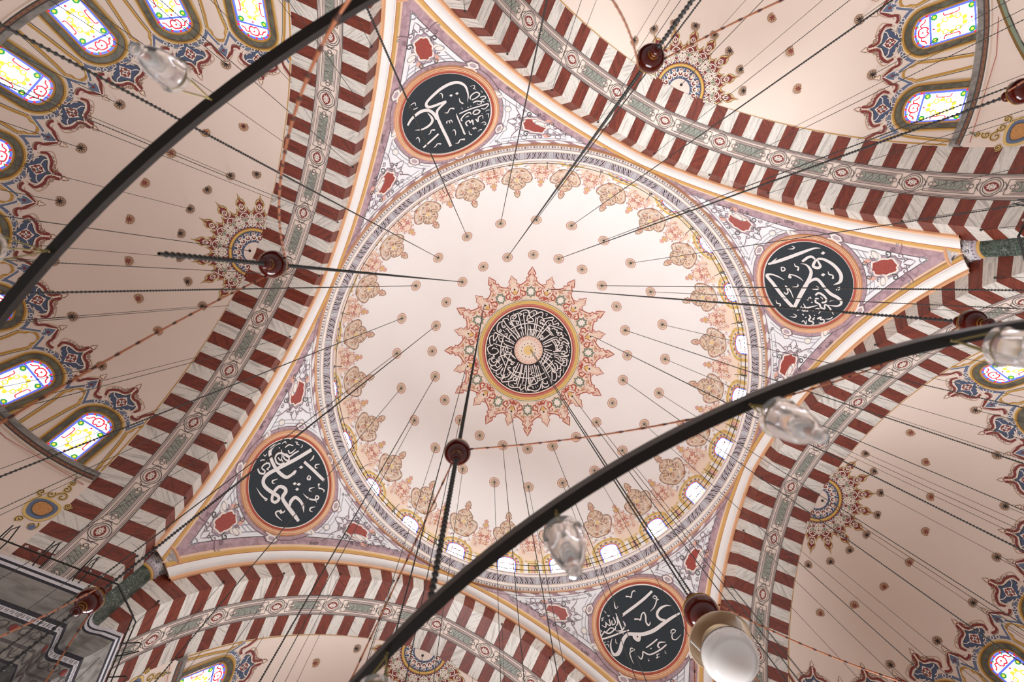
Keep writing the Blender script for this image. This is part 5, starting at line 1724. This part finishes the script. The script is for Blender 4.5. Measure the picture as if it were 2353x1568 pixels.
HALF_ROSES = {
    'W': [(21.2, -49.8), (21.2, -8.5), (21.3, -28.6), (21.5, 13.5), (21.9, 34.7), (22.0, -72.9), (22.8, 56.0), (23.1, 75.4),
          (29.8, -29.2), (29.9, -7.9), (30.0, 12.4), (30.2, -48.9), (30.4, 32.6), (30.9, -67.6), (31.3, 52.5), (31.9, 70.8),
          (40.5, -7.8), (40.7, 11.8), (41.0, -47.6), (41.1, -28.1), (41.1, 31.6), (42.0, -66.7), (42.9, 69.5), (41.5, 50.5)],
    'N': [(19.1, 29.7), (19.2, 7.5), (19.3, -13.3), (19.6, 50.5), (19.8, -33.9), (19.9, 70.4), (20.0, -54.3), (20.8, -74.8),
          (28.1, 29.6), (28.8, 50.6), (29.8, 70.6), (40.6, 49.4), (42.1, 68.6)],
    'E': [(19.7, 12.8), (19.8, -10.7), (19.9, 36.5), (20.0, -34.2), (20.2, -58.1), (20.8, 58.8), (21.4, -78.3), (21.7, 80.2),
          (28.9, -9.8), (28.9, 11.1), (29.0, -31.1), (29.0, 32.0), (29.7, -52.6), (29.9, 52.6), (30.7, -72.7), (30.9, 72.8),
          (41.0, -29.7), (41.0, -9.6), (41.0, 10.0), (41.4, -49.9), (41.4, 29.8), (41.5, 49.7), (42.5, -69.9)],
    'S': [(20.7, 53.1), (22.1, 79.2), (30.3, 73.0)]}
ORD = ['first', 'second', 'third', 'fourth', 'fifth', 'sixth', 'seventh', 'eighth', 'ninth', 'tenth']
half_pts = {}
for k, L in HALF_ROSES.items():
    g = semi_map(k)
    for row, lo_, hi_ in (('inner', 15, 25), ('middle', 25, 35), ('outer', 35, 50)):
        R_ = sorted([q for q in L if lo_ < q[0] < hi_], key=lambda q: -q[1])
        for i, (p_, a_) in enumerate(R_):
            P = g(np.array([[a_, p_]]), .004)[0]
            if not in_frame(P, 12)[0]:
                continue
            half_pts.setdefault(k, []).append((row, a_, p_, P))
            d, _ = frame_of(k)
            cen = np.array([(AC + DD) * d[0], (AC + DD) * d[1], ZS])
            lab = '%s star rosette, %s row of the %s half dome, %s from its %s end' % ('ochre' if row == 'middle' else 'grey', row, SIDE[k], ORD[i], POS_END[k])
            rosette('gold' if row == 'middle' else 'half', P, cen - P, a_ * .0175, lab, 'star rosettes in the half domes', row != 'middle')

# ================================================================== chains
RING_A = (3.795, -14.762)      # radius and height of the chandelier hoops
RING_B = (2.450, -15.163)
CH_CACHE = {}


def chain_mesh(length, rb, rr, step, nside=6):
    key = (round(length, 2), rb, rr, step)
    if key in CH_CACHE:
        return CH_CACHE[key]
    n = int(length / step)
    zs, rs = [], []
    for i in range(n):
        z = -i * step
        zs += [z, z - step * .30, z - step * .5, z - step * .70]
        rs += [rr, rr, rb, rr]
    zs.append(-length)
    rs.append(rr)
    zs, rs = np.array(zs), np.array(rs)
    a = np.linspace(0, 2 * pi, nside, endpoint=False)
    V = np.zeros((len(zs), nside, 3))
    V[:, :, 0] = rs[:, None] * np.cos(a)
    V[:, :, 1] = rs[:, None] * np.sin(a)
    V[:, :, 2] = zs[:, None]
    F = []
    for k in range(len(zs) - 1):
        for i in range(nside):
            j = (i + 1) % nside
            F.append((k * nside + i, k * nside + j, (k + 1) * nside + j, (k + 1) * nside + i))
    me = bpy.data.meshes.new('hanging_chain')
    me.from_pydata(V.reshape(-1, 3).tolist(), [], F)
    me.materials.append(MATS['chain_iron'])
    CH_CACHE[key] = me
    return me


def chain(P, zend, style, label, group):
    rb, rr, st = {'heavy': (.0105, .0055, .034), 'light': (.0095, .0052, .040), 'thin': (.0072, .0042, .05)}[style]
    L = round(P[2] - zend, 1 if style != 'heavy' else 2)
    zz = np.linspace(P[2], P[2] - L, 40)
    if in_frame(np.c_[np.full(40, P[0]), np.full(40, P[1]), zz]).sum() == 0:
        return None
    o = bpy.data.objects.new('hanging_chain', chain_mesh(L, rb, rr, st))
    o.location = tuple(P)
    COL.objects.link(o)
    return tag(o, label, 'chain', group)


pol = math.degrees(math.asin(RO / RD))
pts = [dome_map(np.array([[a, pol]]), .0)[0] for a in ROSE_AZ]
for P, cl in zip(pts, clock_seq(pts)):
    chain(P, -15.35, 'light', 'thin black chain from the outer dome ring rosette at %s' % cl, 'chains from the outer dome rosettes')
pol = math.degrees(math.asin(RI / RD))
az12 = [22.5 + 30 * i for i in range(12)]
pts = [dome_map(np.array([[a, pol]]), .0)[0] for a in az12]
for P, cl in zip(pts, clock_seq(pts)):
    chain(P, RING_A[1] + .02, 'heavy', 'beaded black chain hanging from the inner dome ring rosette at %s' % cl, 'chains from the inner dome rosettes')
az6 = [22.5 + 60 * i for i in range(6)]
ph = math.degrees(math.asin(2.45 / RD))
pts = [dome_map(np.array([[a, ph]]), .0)[0] for a in az6]
for P, cl in zip(pts, clock_seq(pts)):
    chain(P, RING_B[1] + .02, 'heavy', 'beaded black chain hanging from the sunburst ray at %s' % cl, 'chains from the sunburst')
AX = np.array([.066, -.047])
for dx in (-.012, .012):
    chain(np.array([AX[0] + dx, AX[1] - dx, 6.44]), -11.90, 'heavy', 'one of two close parallel black chains from medallion centre to the red globe', 'double chain of the central lamp')
# hooks on the faces of the arches and along their back edges
HOOK = []
hk = MB()
hk.lathe([(.0, .0), (.022, -.005), (.026, -.02), (.015, -.035), (.012, -.05), (.0, -.055)], 'chain_iron', n=10)
hook_me = hk.build('ceiling_hook')
hook_proto = [hook_me]


def hook(P, label):
    o = hook_proto.pop() if hook_proto else hook_me.copy()
    if o.name not in COL.objects:
        COL.objects.link(o)
    o.location = tuple(P)
    return tag(o, label, 'hook', 'chain hooks on the arches')


def nth_word(i, pos, neg):
    if i == 0:
        return 'at its crown'
    return '%s from crown, %s side' % (ORD[abs(i) - 1], pos if i > 0 else neg)


for k in 'WNES':
    for i in range(-5, 6):
        al = MEDS * i + (.9 if i >= 0 else -.9)
        P = face_map(k)(np.array([[.10, al]]), .0)[0]
        if in_frame(P, 0)[0]:
            w_ = nth_word(i, POS_END[k], NEG_END[k])
            hook(P + np.array([0, 0, .0]) - np.r_[DIRS[k], 0] * .015, 'small dark hook on the %s arch front, %s' % (SIDE[k], w_))
            chain(P - np.r_[DIRS[k], 0] * .015 - np.array([0, 0, .05]), -15.4, 'thin', 'thin chain hooked to the %s arch front, %s' % (SIDE[k], w_), 'thin chains from the arches')
        P = soffit_map(k)(np.array([[DD - .02, MEDS * i]]), .0)[0]
        if in_frame(P, 0)[0] and i != 0 and abs(i) < 5:
            w_ = nth_word(i, POS_END[k], NEG_END[k])
            chain(P, -15.4, 'thin', 'thin chain at back edge of the %s arch, %s' % (SIDE[k], w_), 'thin chains from the arches')
for k, L in half_pts.items():
    rows = {}
    for row, a_, p_, P in sorted(L, key=lambda q: -q[1]):
        rows[row] = rows.get(row, 0) + 1
        if row == 'outer':
            chain(P, -15.4, 'light', 'black chain at the %s half dome, %s outer rosette from its %s end' % (SIDE[k], ORD[rows[row] - 1], POS_END[k]), 'chains from the half domes')
        elif row == 'inner' and rows[row] % 2 == 0:
            chain(P, -15.4, 'thin', 'thin chain at the %s half dome, %s inner rosette from its %s end' % (SIDE[k], ORD[rows[row] - 1], POS_END[k]), 'chains from the half domes')
    d, pr_ = frame_of(k)
    P = semi_plane(k)(np.array([[.135, 0.0]]), .0)[0]
    chain(P, -15.4, 'light', 'chain from the dark hole at the crown of the %s half dome' % SIDE[k], 'chains from the half domes')

# ================================================================== chandelier hoops with their oil cups
def hoop(r, z, label):
    m = MB()
    m.lathe([(r - .0135, z - .0165), (r + .0135, z - .0165), (r + .0135, z + .0165), (r - .0135, z + .0165), (r - .0135, z - .0165)], 'black_iron', n=240)
    o = m.build('chandelier_hoop')
    return tag(o, label, 'chandelier hoop', 'hoops of the great chandelier')


hoop(*RING_A, 'outer black iron chandelier hoop sweeping through the upper left')
hoop(*RING_B, 'inner black iron chandelier hoop sweeping from bottom centre to the right edge')


def make_cup(drop):
    root = empty('oil_lamp_cup')
    D_ = -drop
    w = MB()
    for i in range(3):
        a = 2 * pi * i / 3 + .4
        w.tube([(0, 0, -.012), (.038 * math.cos(a), .038 * math.sin(a), -.142 + D_)], .0022, 'brass', n=6)
    w.tube([(0, 0, .0), (.004, 0, -.008), (0, 0, -.014)], .0030, 'brass', n=6)
    wires = w.build('hanging_wires', root, smooth=True)
    r = MB()
    a = np.linspace(0, 2 * pi, 40)
    r.tube(np.c_[.0365 * np.cos(a), .0365 * np.sin(a), np.full(40, -.150)], .0016, 'brass', n=6, cap=False)
    for i in range(36):
        t = 2 * pi * i / 36
        r.tube([(.0365 * math.cos(t), .0365 * math.sin(t), -.148), (.0368 * math.cos(t), .0368 * math.sin(t), -.155)], .0009, 'copper_joint', n=5)
    rim = r.build('brass_rim', root, smooth=True)
    g = MB()
    g.lathe([(.043, -.138), (.0415, -.141), (.037, -.150), (.0368, -.165), (.0365, -.190), (.034, -.215), (.028, -.240), (.020, -.262), (.014, -.274), (.013, -.282), (.015, -.290), (.011, -.300), (.0, -.303),
             (.0, -.296), (.010, -.285), (.011, -.270), (.018, -.258), (.026, -.238), (.0325, -.213), (.0350, -.188), (.0352, -.165), (.0355, -.150), (.0395, -.140), (.043, -.138)], 'clear_glass', n=40)
    glass = g.build('glass_cup', root, smooth=True)
    b = MB()
    b.lathe([(.0, -.196), (.014, -.197), (.019, -.203), (.020, -.222), (.018, -.240), (.012, -.252), (.0, -.254)], 'clear_glass', n=28)
    b.lathe([(.0, -.2045), (.013, -.205), (.015, -.212), (.014, -.232), (.0, -.236)], 'opal_glass', n=20)
    tube = b.build('wick_holder', root, smooth=True)
    s = MB()
    s.lathe([(.0, -.240), (.008, -.241), (.010, -.248), (.006, -.256), (.0, -.258)], 'copper', n=16)
    wick = s.build('copper_socket', root, smooth=True)
    for o in (rim, glass, tube, wick):
        o.location = (0, 0, D_)
    return root


def copy_tree(o, parent=None):
    c = o.copy()
    COL.objects.link(c)
    if parent is not None:
        c.parent = parent
    for ch in o.children:
        copy_tree(ch, c)
    return c


cups = []
for (r, z), angs, hoopname in ((RING_A, [-151.2, -160.45], 'A'), (RING_B, [-125.8, -137.0, -148.7, -160.6], 'B')):
    for a in angs:
        cups.append((r, z, a, hoopname))
CUP_LABEL = ['clear glass oil cup hanging from the outer hoop near the upper left windows',
             'clear glass oil cup on the outer hoop, mostly cut by the left picture edge',
             'clear glass oil cup hanging from the inner hoop at the right picture edge',
             'clear glass oil cup hanging from the inner hoop, right of the dome windows',
             'clear glass oil cup hanging from the inner hoop below the picture centre',
             'clear glass oil cup on the inner hoop, cut by the bottom picture edge']
proto = {'A': make_cup(.062), 'B': make_cup(.0)}
fresh = {'A', 'B'}
for i, ((r, z, a, h), lab) in enumerate(zip(cups, CUP_LABEL)):
    if h in fresh:
        o = proto[h]
        fresh.discard(h)
    else:
        o = copy_tree(proto[h])
    o.location = ((r - .0) * math.cos(math.radians(a)), r * math.sin(math.radians(a)), z - .0165)
    o.rotation_euler = (0, 0, math.radians(a + 60 * i))
    tag(o, lab, 'oil lamp', 'glass oil cups on the chandelier hoops')

# ================================================================== turned red globes on the chains
def make_globe():
    root = empty('lacquered_globe')
    b = MB()
    prof = [(.060 * math.sin(t), .058 * math.cos(t)) for t in np.linspace(.36, pi - .36, 22)]
    b.lathe(prof, 'lacquer', n=40)
    body = b.build('globe_body', root, smooth=True)
    f = MB()
    f.lathe([(.021, .054), (.026, .058), (.021, .063), (.017, .066), (.022, .074), (.026, .083), (.022, .093), (.012, .099), (.0, .100)], 'lacquer', n=28)
    top = f.build('top_finial', root, smooth=True)
    g = MB()
    g.lathe([(.021, -.054), (.024, -.060), (.017, -.066), (.015, -.071), (.021, -.079), (.0255, -.090), (.023, -.102), (.013, -.110), (.0, -.111)], 'lacquer', n=28)
    bot = g.build('bottom_finial', root, smooth=True)
    for rr, z in ((.0565, .022), (.0225, -.0535), (.0165, -.067), (.0225, .0535)):
        h = MB()
        a = np.linspace(0, 2 * pi, 49)
        h.tube(np.c_[rr * np.cos(a), rr * np.sin(a), np.full(49, z)], .0016, 'lacquer_gold', n=6, cap=False)
        h.build('gilt_band', root, smooth=True)
    return root


GLOBES = [((RI, 202.5), -13.835, 1.0, 'glossy dark red turned globe hanging before the left striped arch'),
          ((RI, 232.5), -13.815, 1.0, 'glossy dark red turned globe hanging before the upper right half-sunburst'),
          ((RI, 262.5), -13.600, 1.0, 'glossy dark red turned globe cut by the right picture edge'),
          ((RI, 172.5), -13.680, 1.0, 'glossy dark red turned globe hanging before the lower left pier'),
          ((2.45, 202.5), -13.860, 1.0, 'glossy dark red turned globe hanging inside the dome opening below the medallion'),
          ((2.45, 262.5), -13.800, 1.0, 'glossy dark red turned globe half hidden behind the hoop at the right')]
gp = make_globe()
GP = []
for i, ((r, a), z, s_, lab) in enumerate(GLOBES):
    o = gp if i == 0 else copy_tree(gp)
    P = np.array([r * math.cos(math.radians(a)), r * math.sin(math.radians(a)), z])
    o.location = tuple(P)
    GP.append(P)
    tag(o, lab, 'turned globe', 'red turned globes on the chains')
o = copy_tree(gp)
o.location = (AX[0], AX[1], -12.16)
o.scale = (2.25, 2.25, 2.25)
tag(o, 'largest dark red turned globe, directly above the white ball lamp', 'turned globe', 'red turned globes on the chains')

# ================================================================== the white ball lamp under the dome's axis
bl = empty('ball_lamp', (AX[0], AX[1], -12.412))
tag(bl, 'white glass ball lamp with beige enamel reflector on the central double chain', 'lamp')
m = MB()
m.lathe([(.0, -.005), (.05, -.005), (.12, -.02), (.19, -.06), (.222, -.115), (.226, -.125), (.222, -.13), (.19, -.075), (.12, -.035), (.05, -.02), (.0, -.02)], 'enamel_beige', n=64)
m.build('reflector', bl, smooth=True)
m = MB()
m.lathe([(.0, -.075), (.07, -.078), (.11, -.095), (.128, -.118)], 'enamel_beige', n=48)
m.build('lamp_holder', bl, smooth=True)
m = MB()
c_ = -.295
m.lathe([(.188 * math.sin(t), c_ + .178 * math.cos(t)) for t in np.linspace(.02, pi - .001, 40)], 'opal_glass', n=64)
m.build('glass_ball', bl, smooth=True)
m = MB()
a = np.linspace(0, 2 * pi, 65)
m.tube(np.c_[.180 * np.cos(a), .180 * np.sin(a), np.full(65, c_ + .054)], .003, 'dark_grey', n=6, cap=False)
m.build('ball_seam', bl, smooth=True)
for i in range(3):
    t = math.radians(158 + 120 * i)
    m = MB()
    m.tube([(.212 * math.cos(t), .212 * math.sin(t), -.112), (.178 * math.cos(t), .178 * math.sin(t), -.235)], .006, 'white_rod', n=10)
    m.build('support_rod', bl, smooth=True)

# ================================================================== copper coloured jointed cords between the globes
def cord(P0, P1, sag, label, r=.0042, seg=.085, n_=2.0, gap=(.062, .062)):
    P0, P1 = np.array(P0, float), np.array(P1, float)
    v = (P1 - P0)[:2] / np.linalg.norm((P1 - P0)[:2])
    P0[:2] += v * gap[0]
    P1[:2] -= v * gap[1]
    t = np.linspace(0, 1, 160)
    P = P0 + (P1 - P0) * t[:, None]
    P[:, 2] -= sag * (1 - np.abs(2 * t - 1) ** n_)
    if not in_frame(P, 60).any():
        return
    L = np.r_[0, np.cumsum(np.linalg.norm(np.diff(P, axis=0), axis=1))]
    n = int(L[-1] / seg)
    m = MB()
    fine = np.c_[[np.interp(np.linspace(0, L[-1], n * 5 + 1), L, P[:, i]) for i in range(3)]].T
    rad = np.full(len(fine), r * .85)
    rad[::5] = r * 1.25
    rad[1::5] = r * .7
    m.tube(fine, rad, 'copper', n=7)
    k = m.mi('copper_joint')
    for q in range(len(fine) - 1):
        if q % 5 == 0 or q % 5 == 4:
            for f in range(7):
                if q % 5 == 0:
                    m.M[q * 7 + f] = k
    o = m.build('copper_cord', smooth=True)
    return tag(o, label, 'cord', 'copper cords between the globes')


def P_of(r, a, z):
    return np.array([r * math.cos(math.radians(a)), r * math.sin(math.radians(a)), z])


cord(GP[0], GP[1], 1.70, 'copper jointed cord swagging from the left globe along the left arch to the upper globe', n_=1.6)
cord(GP[0], GP[3], 1.80, 'copper jointed cord falling from the left globe towards the lower left windows', n_=1.6)
cord(GP[1], GP[2], 1.25, 'copper jointed cord rising right from the upper globe to the top picture edge')
cord(GP[3], P_of(RI, 142.5, -13.7), 1.0, 'copper jointed cord dropping from the lower left globe over the pier')
cord(GP[4], GP[5], .40, 'copper jointed cord from the middle globe right across the dome to the hoop')
d_ = CR @ np.array([(770 - 1176.5) / F_PX, -(1640 - 784) / F_PX, -1.0])
cord(GP[4], CAM + d_ * ((-14.15 - CAM[2]) / d_[2]), .0, 'copper jointed cord from the middle globe down across the bottom arch')
AXG = np.array([AX[0], AX[1], -12.12])
for (r, a, z), sag, lab in (((2.45, 22.5, -13.5), .30, 'copper cord from the largest globe to the lower right, upper of two'),
                            ((2.45, -37.5, -13.4), .9, 'copper cord from the largest globe sagging towards the right half dome'),
                            ((2.45, 82.5, -13.5), .35, 'copper cord from the largest globe straight down past the white lamp')):
    cord(AXG, P_of(r, a, z), sag, lab, r=.006, seg=.10, gap=(.155, .06))

# ================================================================== light rails with small bulbs
def rail_path_round(r, z, n=192):
    a = np.linspace(0, 2 * pi, n + 1)
    return np.c_[r * np.cos(a), r * np.sin(a), np.full(n + 1, z)]


lr = empty('light_rail', (0, 0, .24))
tag(lr, 'thin black iron light rail running round the foot of the dome above the cornice', 'light rail')
inv = Matrix.Translation(lr.location).inverted()
for z in (.60, .90):
    m = MB()
    m.tube(rail_path_round(5.95, z), .011 if z < .7 else .009, 'black_iron', n=6, cap=False)
    o = m.build('rail', lr)
    o.matrix_parent_inverse = inv
for k in range(24):
    m = MB()
    for da in (-.35, .35):
        a = math.radians(15 * k + 7.5 + da)
        a2 = math.radians(15 * k + 7.5 - da * .8)
        m.tube([(5.93 * math.cos(a), 5.93 * math.sin(a), .23), (5.95 * math.cos(a), 5.95 * math.sin(a), .60), (5.98 * math.cos(a2), 5.98 * math.sin(a2), .92), (6.10 * math.cos(a2), 6.10 * math.sin(a2), 1.12)], .010, 'black_iron', n=5)
    a = math.radians(15 * k + 7.5)
    m.tube([(5.80 * math.cos(a), 5.80 * math.sin(a), 1.0), (6.15 * math.cos(a), 6.15 * math.sin(a), .92)], .009, 'black_iron', n=5)
    o = m.build('bracket', lr)
    o.matrix_parent_inverse = inv
bm_ = MB()
bm_.lathe([(.0, .03), (.018, .02), (.024, .0), (.018, -.02), (.0, -.028)], 'opal_glass', n=10)
b0 = bm_.build('bulb', lr, smooth=True)
b0.matrix_parent_inverse = inv
for k in range(96):
    o = b0 if k == 0 else b0.copy()
    if k:
        COL.objects.link(o)
        o.parent = lr
        o.matrix_parent_inverse = inv
    a = math.radians(3.75 * k + 1.5)
    o.location = (5.96 * math.cos(a), 5.96 * math.sin(a), .95)


def pier_rail(sx, sy, label, bulbs):
    def outl(t, ext=9.0):
        B = (AC - .245 * t, RA - EE - .568 * t)
        pts = [(ext, B[1]), (AC + .2, B[1]), (AC - .245 * t - .02, B[1])]
        return np.array(pts + [(q[1], q[0]) for q in reversed(pts)])
    root = empty('light_rail', (AC * sx, AC * sy, -6.5))
    tag(root, label, 'light rail')
    inv = Matrix.Translation(root.location).inverted()
    P = outl(.95)
    paths = []
    for t, z in ((.75, -6.02), (1.0, -6.22)):
        Q = outl(t)
        m = MB()
        for i in range(len(Q) - 1):
            m.tube([(Q[i, 0] * sx, Q[i, 1] * sy, z), (Q[i + 1, 0] * sx, Q[i + 1, 1] * sy, z)], .013, 'black_iron', n=6)
        o = m.build('rail', root)
        o.matrix_parent_inverse = inv
        paths.append((Q, z))
    spots = [(1, 8.3), (1, 7.55), (1, 6.85), (-1, 6.85), (-1, 7.55), (-1, 8.3)]
    for side, d in spots:
        m = MB()
        w = lambda t: RA - EE - .568 * t
        f = (lambda x, y, z: (x * sx, y * sy, z)) if side > 0 else (lambda x, y, z: (y * sx, x * sy, z))
        m.tube([f(d, w(.3), -6.51), f(d, w(.75), -6.02), f(d, w(1.15), -5.86)], .012, 'black_iron', n=6)
        m.tube([f(d + .08, w(.2), -6.51), f(d + .05, w(1.0), -6.22), f(d, w(1.35), -6.05)], .012, 'black_iron', n=6)
        m.tube([f(d, w(1.15), -5.86), f(d - .06, w(1.28), -5.95), f(d - .02, w(1.25), -6.1), f(d, w(1.0), -6.22)], .009, 'black_iron', n=6)
        o = m.build('bracket', root)
        o.matrix_parent_inverse = inv
    g = MB()
    g.lathe([(.0, .035), (.02, .028), (.032, .0), (.02, -.028), (.0, -.035)], 'clear_glass', n=12)
    g.lathe([(.0, -.018), (.010, -.02), (.010, -.04), (.0, -.042)], 'brass', n=8)
    b0 = None
    for Q, z in paths[:1]:
        for side in (1, -1):
            for i in range(11):
                d = 6.62 + .23 * i
                x, y = (d, Q[0, 1]) if side > 0 else (Q[0, 1], d)
                if b0 is None:
                    b0 = g.build('bulb', root, smooth=True)
                    o = b0
                else:
                    o = b0.copy()
                    COL.objects.link(o)
                    o.parent = root
                o.matrix_parent_inverse = inv
                o.location = (x * sx, y * sy, z + .045)
    return root


pier_rail(-1, 1, 'black iron light rail with small bulbs on the lower left pier cornice', True)
pier_rail(1, -1, 'black iron light rail with small bulbs at the right-hand pier cornice', True)
